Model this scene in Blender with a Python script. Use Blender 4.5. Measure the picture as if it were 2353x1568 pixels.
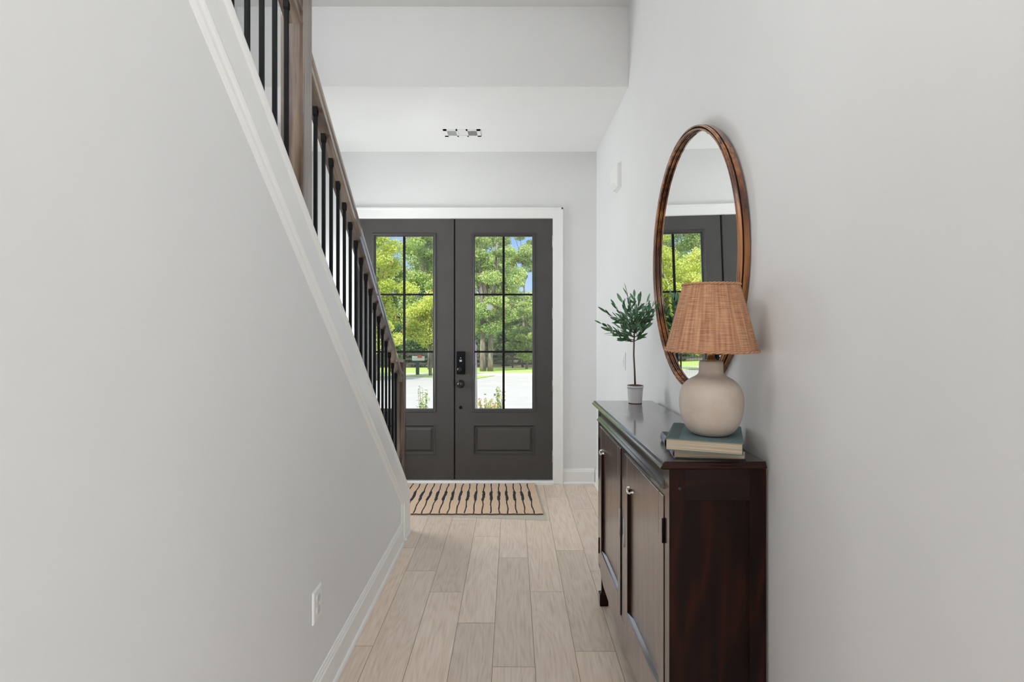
import bpy, bmesh, math, random
from mathutils import Vector, Matrix
PI = math.pi
random.seed(7)
for o in list(bpy.data.objects): bpy.data.objects.remove(o)
S = bpy.context.scene
C = bpy.context.collection

# ------------------------------------------------------------------ camera
EYE = 1.5
cd = bpy.data.cameras.new('camera'); cam = bpy.data.objects.new('camera', cd); C.objects.link(cam)
cam.location = (0, 0, EYE); cam.rotation_euler = (PI/2, 0, 0)
cd.sensor_width = 36; cd.lens = 1300/2353*36
cd.shift_x = -1.5/2353; cd.shift_y = -42/2353
cd.clip_start = 0.05; cd.clip_end = 300
S.camera = cam

# ------------------------------------------------------------------ colour management
S.view_settings.view_transform = 'Standard'; S.view_settings.look = 'None'
S.view_settings.gamma = 1; S.view_settings.exposure = 0.0
S.view_settings.use_curve_mapping = False

# ------------------------------------------------------------------ sky, sun
W = bpy.data.worlds.new('world'); S.world = W; W.use_nodes = True
nt = W.node_tree; nt.nodes.clear()
def wn(t): return nt.nodes.new(t)
out = wn('ShaderNodeOutputWorld'); bg = wn('ShaderNodeBackground')
tc = wn('ShaderNodeTexCoord'); sep = wn('ShaderNodeSeparateXYZ')
rmp = wn('ShaderNodeValToRGB')
rmp.color_ramp.elements[0].position = 0.0; rmp.color_ramp.elements[0].color = (0.62, 0.78, 0.98, 1)
rmp.color_ramp.elements[1].position = 0.14; rmp.color_ramp.elements[1].color = (0.30, 0.52, 0.95, 1)
e_ = rmp.color_ramp.elements.new(0.5); e_.color = (0.72, 0.80, 0.93, 1)
nz = wn('ShaderNodeTexNoise'); nz.inputs['Scale'].default_value = 4.0; nz.inputs['Detail'].default_value = 6
cr = wn('ShaderNodeValToRGB'); cr.color_ramp.elements[0].position = 0.5; cr.color_ramp.elements[1].position = 0.68
mx = wn('ShaderNodeMixRGB'); mx.inputs[2].default_value = (1.0, 1.0, 1.0, 1)
L = nt.links
L.new(tc.outputs['Generated'], sep.inputs[0]); L.new(sep.outputs['Z'], rmp.inputs[0])
L.new(tc.outputs['Generated'], nz.inputs['Vector']); L.new(nz.outputs[0], cr.inputs[0])
L.new(cr.outputs[0], mx.inputs[0]); L.new(rmp.outputs[0], mx.inputs[1])
mr = wn('ShaderNodeMapRange'); mr.inputs['From Min'].default_value = 0.18; mr.inputs['From Max'].default_value = 0.7
mr.inputs['To Min'].default_value = 1.05; mr.inputs['To Max'].default_value = 2.2
L.new(sep.outputs['Z'], mr.inputs[0]); L.new(mr.outputs[0], bg.inputs[1])
L.new(mx.outputs[0], bg.inputs[0])
L.new(bg.outputs[0], out.inputs[0])

def light(name, kind, loc, target, power, color=(1, 1, 1), size=1, size_y=None):
    d = bpy.data.lights.new(name, kind); o = bpy.data.objects.new(name, d); C.objects.link(o)
    o.location = loc; d.energy = power; d.color = color
    o.rotation_euler = (Vector(target)-Vector(loc)).to_track_quat('-Z', 'Y').to_euler()
    if kind == 'AREA':
        d.size = size
        if size_y: d.shape = 'RECTANGLE'; d.size_y = size_y
    if kind == 'SUN': d.angle = math.radians(0.6)
    return o
light('sun', 'SUN', (0, -10, 20), (4, 6, 0), 6.0, (1.0, 0.94, 0.84))
# added unseen area lights that fill the hall, stairwell and foyer
light('window_light_rear', 'AREA', (2.3, -6.6, 1.9), (-0.4, 1.6, 1.5), 330, (0.95, 0.98, 1.0), 3.0, 2.4)  # added fill behind the camera, just inside the unseen rear windows
light('window_light_west', 'AREA', (-5.0, -3.8, 1.9), (0.8, -1.5, 1.7), 80, (0.95, 0.98, 1.0), 3.6, 2.4)  # added fill; the west wall has no opening
light('window_light_stairwell', 'AREA', (-1.80, 1.2, 3.32), (0.6, 2.2, 1.9), 26, (0.98, 0.99, 1.0), 1.4, 0.5)  # added fill high in the stairwell, no window built there
light('ceiling_panel_light', 'AREA', (0.0, 0.3, 3.60), (0.0, 0.9, 0.0), 19, (0.97, 0.985, 1.0), 1.2, 2.4)  # added fill under the hall ceiling, without a fixture
light('window_light_foyer', 'AREA', (-1.835, 4.62, 1.55), (0.6, 4.4, 2.1), 36, (0.95, 0.98, 1.0), 0.85, 1.5)  # added fill that lifts the foyer ceiling

# ------------------------------------------------------------------ materials
def mat(name, col, rough=0.5, metal=0.0, coat=0.0, spec=None):
    m = bpy.data.materials.new(name); m.use_nodes = True
    b = m.node_tree.nodes['Principled BSDF']
    b.inputs['Base Color'].default_value = (*col, 1); b.inputs['Roughness'].default_value = rough
    b.inputs['Metallic'].default_value = metal; b.inputs['Coat Weight'].default_value = coat
    if spec is not None: b.inputs['Specular IOR Level'].default_value = spec
    return m
def noisy(name, c1, c2, scale=8, rough=0.6, bump=0.0, stretch=(1, 1, 1), detail=6, coat=0, metal=0, coord='Object', bscale=None, spec=None, lo=0.35, hi=0.65):
    m = mat(name, c1, rough, metal, coat, spec); t = m.node_tree; n = t.nodes; b = n['Principled BSDF']
    co = n.new('ShaderNodeTexCoord'); mp = n.new('ShaderNodeMapping'); mp.inputs['Scale'].default_value = stretch
    nz = n.new('ShaderNodeTexNoise'); nz.inputs['Scale'].default_value = scale; nz.inputs['Detail'].default_value = detail
    r = n.new('ShaderNodeValToRGB'); r.color_ramp.elements[0].color = (*c1, 1); r.color_ramp.elements[1].color = (*c2, 1)
    r.color_ramp.elements[0].position = lo; r.color_ramp.elements[1].position = hi
    t.links.new(co.outputs[coord], mp.inputs[0]); t.links.new(mp.outputs[0], nz.inputs['Vector'])
    t.links.new(nz.outputs[0], r.inputs[0]); t.links.new(r.outputs[0], b.inputs['Base Color'])
    if bump:
        bp = n.new('ShaderNodeBump'); bp.inputs['Strength'].default_value = bump; bp.inputs['Distance'].default_value = 0.002
        src = nz
        if bscale:
            src = n.new('ShaderNodeTexNoise'); src.inputs['Scale'].default_value = bscale
            t.links.new(mp.outputs[0], src.inputs['Vector'])
        t.links.new(src.outputs[0], bp.inputs['Height']); t.links.new(bp.outputs[0], b.inputs['Normal'])
    return m
def wood(name, cols, axis='Z', fine=60, rough=0.4, coat=0.0, coord='Object', bump=0.15, rings=4.0, attr=False, spec=None, bands=14, mixr=0.35, lo=0.25, hi=0.75, tilt=0.0):
    """grain running along an axis: stretched fibres over distorted growth rings"""
    m = mat(name, cols[0], rough, 0, coat, spec); t = m.node_tree; n = t.nodes; b = n['Principled BSDF']
    co = n.new('ShaderNodeTexCoord')
    sc = {'X': (0.05, 1, 1), 'Y': (1, 0.05, 1), 'Z': (1, 1, 0.05)}[axis]
    mp = n.new('ShaderNodeMapping'); mp.inputs['Scale'].default_value = sc
    nz = n.new('ShaderNodeTexNoise'); nz.inputs['Scale'].default_value = fine; nz.inputs['Detail'].default_value = 5
    sc2 = {'X': (0.16, 1, 1), 'Y': (1, 0.16, 1), 'Z': (1, 1, 0.16)}[axis]
    mp2 = n.new('ShaderNodeMapping'); mp2.inputs['Scale'].default_value = sc2
    nz2 = n.new('ShaderNodeTexNoise'); nz2.inputs['Scale'].default_value = rings; nz2.inputs['Detail'].default_value = 2
    mul = n.new('ShaderNodeMath'); mul.operation = 'MULTIPLY'; mul.inputs[1].default_value = bands
    fr = n.new('ShaderNodeMath'); fr.operation = 'PINGPONG'; fr.inputs[1].default_value = 1.0
    mixf = n.new('ShaderNodeMath'); mixf.operation = 'MULTIPLY_ADD'; mixf.inputs[1].default_value = mixr
    sc3 = n.new('ShaderNodeMath'); sc3.operation = 'MULTIPLY'; sc3.inputs[1].default_value = 1-mixr
    r = n.new('ShaderNodeValToRGB'); els = r.color_ramp.elements
    els[0].position = lo; els[1].position = hi
    els[0].color = (*cols[0], 1); els[1].color = (*cols[-1], 1)
    if len(cols) == 3:
        e = els.new((lo+hi)/2); e.color = (*cols[1], 1)
    lk = t.links.new
    rot = n.new('ShaderNodeMapping'); rot.inputs['Rotation'].default_value = (tilt, 0, 0)
    lk(co.outputs[coord], rot.inputs[0]); lk(rot.outputs[0], mp.inputs[0]); lk(rot.outputs[0], mp2.inputs[0])
    lk(mp.outputs[0], nz.inputs['Vector']); lk(mp2.outputs[0], nz2.inputs['Vector'])
    lk(nz2.outputs[0], mul.inputs[0]); lk(mul.outputs[0], fr.inputs[0])
    lk(nz.outputs[0], sc3.inputs[0]); lk(fr.outputs[0], mixf.inputs[0]); lk(sc3.outputs[0], mixf.inputs[2])
    lk(mixf.outputs[0], r.inputs[0])
    last = r.outputs[0]
    if attr:   # a tone of its own for every board
        at = n.new('ShaderNodeAttribute'); at.attribute_name = 'board_tone'
        hs = n.new('ShaderNodeHueSaturation')
        rg = n.new('ShaderNodeMapRange'); rg.inputs['To Min'].default_value = 0.90; rg.inputs['To Max'].default_value = 1.06
        lk(at.outputs['Fac'], rg.inputs[0]); lk(rg.outputs[0], hs.inputs['Value']); lk(last, hs.inputs['Color'])
        last = hs.outputs[0]
    lk(last, b.inputs['Base Color'])
    if bump:
        bp = n.new('ShaderNodeBump'); bp.inputs['Strength'].default_value = bump; bp.inputs['Distance'].default_value = 0.001
        lk(nz.outputs[0], bp.inputs['Height']); lk(bp.outputs[0], b.inputs['Normal'])
    return m

M = {}
M['wall'] = noisy('wall_paint', (0.775, 0.778, 0.775), (0.790, 0.793, 0.790), 3, 0.75, 0.05, bscale=300)
M['ceil'] = noisy('ceiling_paint', (0.87, 0.87, 0.86), (0.885, 0.885, 0.875), 3, 0.85, 0.05, bscale=260)
M['trim'] = noisy('trim_paint', (0.85, 0.85, 0.835), (0.87, 0.87, 0.855), 3, 0.35)
M['door'] = noisy('door_paint', (0.046, 0.043, 0.040), (0.052, 0.049, 0.046), 5, 0.42, 0.08, bscale=400)
M['muntin'] = mat('muntin_paint', (0.008, 0.006, 0.006), 0.6, spec=0.15)
M['black'] = noisy('matt_black_metal', (0.003, 0.0033, 0.004), (0.004, 0.0045, 0.0055), 20, 0.5, 0.0, spec=0.12)
M['blackgloss'] = mat('black_gloss', (0.008, 0.008, 0.010), 0.18)
M['screen'] = mat('pale_key_mark', (0.35, 0.42, 0.5), 0.3)
M['steel'] = noisy('satin_steel', (0.55, 0.55, 0.54), (0.65, 0.65, 0.63), 30, 0.35, 0, metal=0.9)
M['rail'] = wood('stained_oak', [(0.036, 0.020, 0.012), (0.095, 0.058, 0.037), (0.19, 0.135, 0.096)], 'Z', 80, 0.30, 1.0, lo=0.3, hi=0.68)
M['railY'] = wood('stained_oak_rail', [(0.080, 0.048, 0.030), (0.17, 0.115, 0.080), (0.31, 0.235, 0.180)], 'Y', 80, 0.28, 1.0, lo=0.3, hi=0.68, tilt=math.atan(0.775))
M['floor'] = wood('oak_plank', [(0.63, 0.500, 0.395), (0.77, 0.635, 0.515), (0.84, 0.720, 0.605)], 'Y', 95, 0.40, 0.0, coord='UV', rings=5.0, attr=True, bands=34, mixr=0.16, lo=0.22, hi=0.72)
M['gap'] = mat('plank_gap', (0.24, 0.18, 0.135), 0.8)
def polish(m, ior=2.1, rough=0.14):
    b = m.node_tree.nodes['Principled BSDF']; b.inputs['Coat IOR'].default_value = ior; b.inputs['Coat Roughness'].default_value = rough
    return m
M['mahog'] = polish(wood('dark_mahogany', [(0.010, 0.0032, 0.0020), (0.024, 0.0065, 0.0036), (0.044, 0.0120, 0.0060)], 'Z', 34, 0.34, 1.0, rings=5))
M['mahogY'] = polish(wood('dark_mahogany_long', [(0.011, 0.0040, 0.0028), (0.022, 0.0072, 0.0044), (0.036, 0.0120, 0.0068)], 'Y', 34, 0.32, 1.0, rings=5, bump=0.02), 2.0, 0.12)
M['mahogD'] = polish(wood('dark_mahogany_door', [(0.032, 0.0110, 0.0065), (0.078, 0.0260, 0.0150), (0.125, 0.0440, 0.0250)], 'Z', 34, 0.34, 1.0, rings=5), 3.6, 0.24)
M['mahogE'] = wood('dark_mahogany_end', [(0.005, 0.0012, 0.0008), (0.012, 0.0026, 0.0014), (0.034, 0.0064, 0.0028)], 'Z', 30, 0.45, 0.10, rings=5, spec=0.15, lo=0.25, hi=0.8)  # same wood, darker and duller: shade painted into end and recess faces
M['mahogX'] = wood('dark_mahogany_cross', [(0.005, 0.0014, 0.0009), (0.012, 0.0028, 0.0015), (0.026, 0.0062, 0.0030)], 'X', 30, 0.45, 0.12, rings=5, spec=0.2)  # cross grain, colour lowered likewise to shade the camera end
M['brass'] = noisy('aged_brass', (0.42, 0.25, 0.09), (0.55, 0.34, 0.13), 12, 0.28, metal=0.9)
M['chrome'] = mat('polished_nickel', (0.80, 0.79, 0.76), 0.12, 1.0)
M['ceramic'] = noisy('speckled_ceramic', (0.54, 0.455, 0.385), (0.61, 0.53, 0.455), 14, 0.62, 0.35, bscale=120)
M['mirror'] = mat('mirror_silver', (0.90, 0.91, 0.90), 0.0, 1.0)
M['frame'] = wood('mirror_frame_wood', [(0.09, 0.025, 0.006), (0.26, 0.084, 0.019), (0.46, 0.180, 0.045)], 'Z', 60, 0.25, 0.6, lo=0.32, hi=0.68)
M['groove'] = mat('mirror_frame_groove', (0.010, 0.005, 0.003), 0.7, spec=0.1)
M['teal'] = noisy('teal_cloth', (0.095, 0.150, 0.160), (0.125, 0.190, 0.200), 240, 0.8, 0.3)
M['teal2'] = noisy('dark_teal_cloth', (0.060, 0.092, 0.098), (0.080, 0.118, 0.124), 240, 0.8, 0.3)
M['navy'] = mat('navy_board', (0.010, 0.012, 0.020), 0.45)
M['soil'] = noisy('pot_soil', (0.055, 0.022, 0.015), (0.10, 0.045, 0.03), 90, 0.9, 0.8)
M['potwhite'] = noisy('pot_glaze', (0.60, 0.61, 0.62), (0.66, 0.67, 0.68), 20, 0.35)
M['stem'] = noisy('plant_stem', (0.075, 0.035, 0.028), (0.13, 0.07, 0.055), 60, 0.7, 0.4, (1, 1, 0.2))
M['bark'] = noisy('tree_bark', (0.10, 0.080, 0.065), (0.25, 0.215, 0.18), 6, 0.9, 0.6, (1, 1, 0.25))
M['concrete'] = noisy('pale_concrete', (0.33, 0.325, 0.315), (0.365, 0.36, 0.35), 1.2, 0.85, 0.1)
M['road'] = noisy('street_concrete', (0.44, 0.44, 0.43), (0.47, 0.47, 0.46), 1.2, 0.85)
M['grass'] = noisy('lawn_grass', (0.20, 0.33, 0.05), (0.42, 0.52, 0.14), 3.0, 0.9, 0.6)
M['fence'] = noisy('dark_fence_board', (0.022, 0.022, 0.024), (0.05, 0.05, 0.052), 5, 0.8)
M['greywood'] = noisy('grey_post_wood', (0.16, 0.165, 0.18), (0.26, 0.265, 0.28), 14, 0.8, 0.4, (1, 1, 0.1))
M['slate'] = mat('slate_blue_post', (0.045, 0.06, 0.085), 0.6)
M['mailbox'] = mat('mailbox_white', (0.72, 0.72, 0.74), 0.35)
M['orange'] = mat('orange_flag', (0.75, 0.12, 0.03), 0.5)
M['purple'] = mat('purple_panel', (0.42, 0.10, 0.55), 0.5)
M['blue'] = mat('sky_blue_panel', (0.10, 0.42, 0.62), 0.5)
M['pad'] = noisy('rug_pad_felt', (0.52, 0.48, 0.40), (0.58, 0.54, 0.46), 120, 0.95, 0.3)
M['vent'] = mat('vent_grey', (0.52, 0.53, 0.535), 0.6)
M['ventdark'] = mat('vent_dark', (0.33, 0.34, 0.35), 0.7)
M['litter'] = noisy('leaf_litter', (0.05, 0.055, 0.025), (0.16, 0.13, 0.06), 3, 0.95, 0.6)
M['mulch'] = noisy('mulch_bed', (0.12, 0.07, 0.04), (0.24, 0.14, 0.09), 10, 0.95, 0.6)

def glass_mat():
    m = bpy.data.materials.new('window_glass'); m.use_nodes = True; t = m.node_tree; t.nodes.clear()
    o = t.nodes.new('ShaderNodeOutputMaterial'); mx = t.nodes.new('ShaderNodeMixShader')
    tr = t.nodes.new('ShaderNodeBsdfTransparent'); tr.inputs[0].default_value = (0.97, 0.985, 0.975, 1)
    gl = t.nodes.new('ShaderNodeBsdfGlossy'); gl.inputs['Roughness'].default_value = 0.0
    fr = t.nodes.new('ShaderNodeFresnel'); fr.inputs[0].default_value = 1.45
    t.links.new(fr.outputs[0], mx.inputs[0]); t.links.new(tr.outputs[0], mx.inputs[1]); t.links.new(gl.outputs[0], mx.inputs[2])
    t.links.new(mx.outputs[0], o.inputs[0]); return m
M['glass'] = glass_mat()

def leafmat(name, cols, trans=0.45, rough=0.5):
    m = bpy.data.materials.new(name); m.use_nodes = True; t = m.node_tree; n = t.nodes; b = n['Principled BSDF']
    b.inputs['Roughness'].default_value = rough
    at = n.new('ShaderNodeAttribute'); at.attribute_name = 'leaf_tone'
    r = n.new('ShaderNodeValToRGB'); r.color_ramp.interpolation = 'LINEAR'
    els = r.color_ramp.elements
    els[0].position = 0; els[0].color = (*cols[0][1], 1); els[1].position = cols[-1][0]; els[1].color = (*cols[-1][1], 1)
    for p, c in cols[1:-1]:
        e = els.new(p); e.color = (*c, 1)
    tl = n.new('ShaderNodeBsdfTranslucent'); mx = n.new('ShaderNodeMixShader'); mx.inputs[0].default_value = trans
    lk = t.links.new
    lk(at.outputs['Fac'], r.inputs[0]); lk(r.outputs[0], b.inputs['Base Color']); lk(r.outputs[0], tl.inputs[0])
    lk(b.outputs[0], mx.inputs[1]); lk(tl.outputs[0], mx.inputs[2]); lk(mx.outputs[0], n['Material Output'].inputs[0])
    return m
RED = (0.75, 0.10, 0.03)
M['leaf_yellow'] = leafmat('yellow_green_leaves', [(0, (0.18, 0.28, 0.04)), (0.3, (0.46, 0.55, 0.08)), (0.75, (0.76, 0.78, 0.20)), (0.975, (0.88, 0.86, 0.42)), (0.985, RED), (1.0, RED)])
M['leaf_green'] = leafmat('fresh_green_leaves', [(0, (0.10, 0.18, 0.05)), (0.35, (0.28, 0.42, 0.11)), (0.8, (0.66, 0.76, 0.28)), (0.985, (0.84, 0.88, 0.50)), (0.992, RED), (1.0, RED)])
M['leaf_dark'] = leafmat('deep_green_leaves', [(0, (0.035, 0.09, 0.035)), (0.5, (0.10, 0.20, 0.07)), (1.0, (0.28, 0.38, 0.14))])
M['leaf_pot'] = leafmat('olive_plant_leaves', [(0, (0.032, 0.105, 0.038)), (0.5, (0.080, 0.220, 0.095)), (1.0, (0.24, 0.42, 0.28))], 0.2, 0.4)
M['petal'] = leafmat('rust_and_yellow_petals', [(0, (0.25, 0.35, 0.05)), (0.4, (0.55, 0.60, 0.10)), (0.7, (0.75, 0.45, 0.30)), (1.0, (0.70, 0.22, 0.14))])

# ------------------------------------------------------------------ helpers
def tag(o, label=None, cat=None, group=None, kind=None):
    if label: o['label'] = label
    if cat: o['category'] = cat
    if group: o['group'] = group
    if kind: o['kind'] = kind
    return o
def wloc(p):
    v = Vector((0, 0, 0))
    while p is not None: v += p.location; p = p.parent
    return v
def obj(name, bm, m, parent=None, world=True, smooth=False, bevel=0, seg=2):
    """link a bmesh as one mesh object; vertices are given in world space when the parent is not turned"""
    if world and parent is not None: bmesh.ops.translate(bm, vec=-wloc(parent), verts=bm.verts)
    bmesh.ops.recalc_face_normals(bm, faces=bm.faces)
    me = bpy.data.meshes.new(name); bm.to_mesh(me); bm.free()
    mats = m if isinstance(m, (list, tuple)) else [m]
    for k in mats: me.materials.append(k)
    if smooth:
        for p in me.polygons: p.use_smooth = True
    o = bpy.data.objects.new(name, me); C.objects.link(o)
    if parent is not None: o.parent = parent
    if bevel:
        b = o.modifiers.new('bevel', 'BEVEL'); b.width = bevel; b.segments = seg; b.limit_method = 'ANGLE'; b.angle_limit = math.radians(40)
    return o
def empty(name, loc, rz=0, **k):
    o = bpy.data.objects.new(name, None); C.objects.link(o); o.location = loc; o.rotation_euler = (0, 0, rz)
    o.empty_display_size = 0.1
    return tag(o, **k)
def struct(name, bm, m, label=None, **k):
    o = obj(name, bm, m, **k); o['kind'] = 'structure'
    if label: o['label'] = label
    return o
def box(bm, x0, x1, y0, y1, z0, z1, mi=0):
    v = [bm.verts.new((x, y, z)) for x in (x0, x1) for y in (y0, y1) for z in (z0, z1)]
    for f in ((0, 1, 3, 2), (4, 6, 7, 5), (0, 4, 5, 1), (2, 3, 7, 6), (0, 2, 6, 4), (1, 5, 7, 3)):
        fc = bm.faces.new([v[i] for i in f]); fc.material_index = mi
def B(*boxes):
    bm = bmesh.new()
    for b in boxes: box(bm, *b)
    return bm
def prism(bm, pts, axis, a, b, mi=0):
    """2-D polygon swept along an axis from a to b. axis X: pts=(y,z); Y: (x,z); Z: (x,y)"""
    def P(p, t):
        return {'X': (t, p[0], p[1]), 'Y': (p[0], t, p[1]), 'Z': (p[0], p[1], t)}[axis]
    A = [bm.verts.new(P(p, a)) for p in pts]; Bv = [bm.verts.new(P(p, b)) for p in pts]
    n = len(pts)
    fs = [bm.faces.new(A), bm.faces.new(list(reversed(Bv)))]
    for i in range(n): fs.append(bm.faces.new((A[i], A[(i+1) % n], Bv[(i+1) % n], Bv[i])))
    for f in fs: f.material_index = mi
def slope_sweep(bm, prof, y0, y1, zf):
    """cross-section (x, dz) swept along a falling line z = zf(y), plumb-cut at both ends"""
    A = [bm.verts.new((x, y0, zf(y0)+dz)) for x, dz in prof]; Bv = [bm.verts.new((x, y1, zf(y1)+dz)) for x, dz in prof]
    n = len(prof); bm.faces.new(A); bm.faces.new(list(reversed(Bv)))
    for i in range(n): bm.faces.new((A[i], A[(i+1) % n], Bv[(i+1) % n], Bv[i]))
def stack(bm, rects):
    """closed solid from stacked rectangles (x0,x1,y0,y1,z)"""
    prev = None
    for x0, x1, y0, y1, z in rects:
        vs = [bm.verts.new(p) for p in ((x0, y0, z), (x1, y0, z), (x1, y1, z), (x0, y1, z))]
        if prev is None: bm.faces.new(vs)
        else:
            for i in range(4): bm.faces.new((prev[i], prev[(i+1) % 4], vs[(i+1) % 4], vs[i]))
        prev = vs
    bm.faces.new(prev)
def rings(bm, x0, x1, z0, z1, y, steps, cap=True):
    """nested rectangles facing -y: steps of (inset, y offset), inner field closed"""
    prev = None
    for ins, dy in steps:
        vs = [bm.verts.new(p) for p in ((x0+ins, y+dy, z0+ins), (x1-ins, y+dy, z0+ins), (x1-ins, y+dy, z1-ins), (x0+ins, y+dy, z1-ins))]
        if prev:
            for i in range(4): bm.faces.new((prev[i], prev[(i+1) % 4], vs[(i+1) % 4], vs[i]))
        prev = vs
    if cap: bm.faces.new(prev)
def lathe(bm, prof, c=(0, 0, 0), n=48, axis='Z', mi=0, closed=False):
    rg = []
    for r, h in prof:
        row = []
        for i in range(n):
            a = 2*PI*i/n; p = (r*math.cos(a), r*math.sin(a), h)
            if axis == 'Y': p = (p[0], h, p[1])
            if axis == 'X': p = (h, p[0], p[1])
            row.append(bm.verts.new((p[0]+c[0], p[1]+c[1], p[2]+c[2])))
        rg.append(row)
    pairs = list(zip(rg, rg[1:])) + ([(rg[-1], rg[0])] if closed else [])
    for a, b in pairs:
        for i in range(n):
            f = bm.faces.new((a[i], a[(i+1) % n], b[(i+1) % n], b[i])); f.material_index = mi; f.smooth = True
    if not closed:
        for row in (rg[0], rg[-1]):
            if prof[rg.index(row)][0] > 1e-5:
                f = bm.faces.new(row); f.material_index = mi
def tube(bm, pts, rads, n=8):
    pts = [Vector(p) for p in pts]; prev = None
    for i, p in enumerate(pts):
        d = (pts[min(i+1, len(pts)-1)]-pts[max(i-1, 0)]).normalized()
        u = d.cross(Vector((0.31, 0.87, 0.12))).normalized(); v = d.cross(u)
        r = rads[i] if isinstance(rads, (list, tuple)) else rads
        ring = [bm.verts.new(p+(u*math.cos(2*PI*k/n)+v*math.sin(2*PI*k/n))*r) for k in range(n)]
        if prev:
            for k in range(n):
                f = bm.faces.new((prev[k], prev[(k+1) % n], ring[(k+1) % n], ring[k])); f.smooth = True
        else: bm.faces.new(ring)
        prev = ring
    bm.faces.new(prev)

# ================================================================== SETTING
XR = 0.782            # right wall
YD = 5.274            # wall with the doors
ZC = 3.094            # foyer ceiling
YB = 3.823            # bulkhead
ZH = 3.637            # hall ceiling
XS = -1.86            # stairwell wall
XL = -0.757           # hall face of the wall below the stair
capz = lambda y: 3.512-0.791*y
YE = 4.083            # end of the wall below the stair

# floor: boards laid along the hall, each with its own end joints
PW = 0.1862; X0 = -0.461; PL = 1.143
joint = {-2: 2.624, -1: 3.417, 0: 3.15, 1: 2.824, 2: 2.465, 3: 3.156, 4: 2.581, 5: 3.417, 6: 2.9}
bm = bmesh.new(); uvl = bm.loops.layers.uv.new('UVMap'); tn = bm.faces.layers.float.new('board_tone')
rnd = random.Random(3); g = 0.0011
tones = {}
for r in range(-30, 31):
    xa = X0+r*PW; xb = xa+PW
    if xb < -5.2 or xa > 5.2: continue
    ylim = YD
    j = joint.get(r, 2.3+rnd.random()*PL)
    k = math.floor((-7-j)/PL)
    while True:
        ya = j+k*PL; yb = ya+PL; k += 1
        if ya > ylim: break
        yb = min(yb, ylim); ya = max(ya, -7.0)
        if yb <= ya: continue
        vs = [bm.verts.new(p) for p in ((xa+g, ya+g, 0), (xb-g, ya+g, 0), (xb-g, yb-g, 0), (xa+g, yb-g, 0))]
        f = bm.faces.new(vs); f[tn] = rnd.random(); ox, oy = rnd.random()*40, rnd.random()*40
        for lp in f.loops: lp[uvl].uv = (lp.vert.co.x+ox, lp.vert.co.y+oy)
struct('floor', bm, M['floor'], 'pale greige oak plank floor of the entry hall')
struct('subfloor', B((-5.2, 5.2, -7, YD, -0.12, -0.0012)), M['gap'])

# walls
T = 0.14
struct('wall_right', B((XR, XR+T, -1.2, YD+T, 0, ZH+0.1)), M['wall'], 'light grey right wall of the hall behind the sideboard')
# door wall with one opening for the pair of doors
DX0, DX1, DZ = -1.460, 0.380, 2.478
struct('wall_front', B((XS-T, DX0, YD, YD+T, 0, ZC+0.05), (DX1, XR, YD, YD+T, 0, ZC+0.05), (DX0, DX1, YD, YD+T, DZ, ZC+0.05)), M['wall'], 'light grey end wall holding the double entry doors')
struct('wall_stair', B((XS-T, XS, -0.6, 4.18, 0, ZH+0.1), (XS-T, XS, 5.06, YD, 0, ZH+0.1), (XS-T, XS, 4.18, 5.06, 0, 0.76), (XS-T, XS, 4.18, 5.06, 2.34, ZH+0.1)), M['wall'], 'white stairwell wall seen between the balusters')
bm = bmesh.new(); prism(bm, [(-0.6, 0), (YE, 0), (YE, capz(YE)-0.03), (-0.11, ZH-0.03), (-0.11, ZH), (-0.6, ZH)], 'X', XL, XL-0.11)
struct('wall_left', bm, M['wall'], 'grey wall below the stair, cut on a slope')
# left and rear limits of the large room behind the camera
struct('wall_landing', B((-5.2, XL, -0.72, -0.6, 0, ZH+0.1)), M['wall'])
struct('wall_nook', B((XR, 5.2, -1.34, -1.2, 0, ZH+0.1)), M['wall'])
struct('wall_west', B((-5.34, -5.2, -7.1, -0.6, 0, ZH+0.1)), M['wall'])
struct('wall_east', B((5.2, 5.34, -7.1, -1.2, 0, ZH+0.1)), M['wall'])
wx = [(0.8, 2.2), (2.4, 3.8)]  # unseen windows, positioned to match the added rear fill
bxs = [(-5.2, 5.2, -7.1, -7.0, 0, 0.6), (-5.2, 5.2, -7.1, -7.0, 3.1, ZH+0.1)]
e = -5.2
for a, b in wx: bxs.append((e, a, -7.1, -7.0, 0.6, 3.1)); e = b
bxs.append((e, 5.2, -7.1, -7.0, 0.6, 3.1))
struct('wall_back', B(*bxs), M['wall'])
for i, (a, b) in enumerate(wx):
    w = empty('window_%d' % (i+1), ((a+b)/2, -7.05, 0.6), kind='structure')
    bm = bmesh.new()
    for q in ((a, a+0.06, 0.6, 3.1), (b-0.06, b, 0.6, 3.1), (a, b, 0.6, 0.66), (a, b, 3.04, 3.1), ((a+b)/2-0.02, (a+b)/2+0.02, 0.6, 3.1)):
        box(bm, q[0], q[1], -7.09, -7.01, q[2], q[3])
    obj('window_frame', bm, M['trim'], w); obj('pane', B((a+0.02, b-0.02, -7.054, -7.048, 0.62, 3.08)), M['glass'], w)

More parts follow.
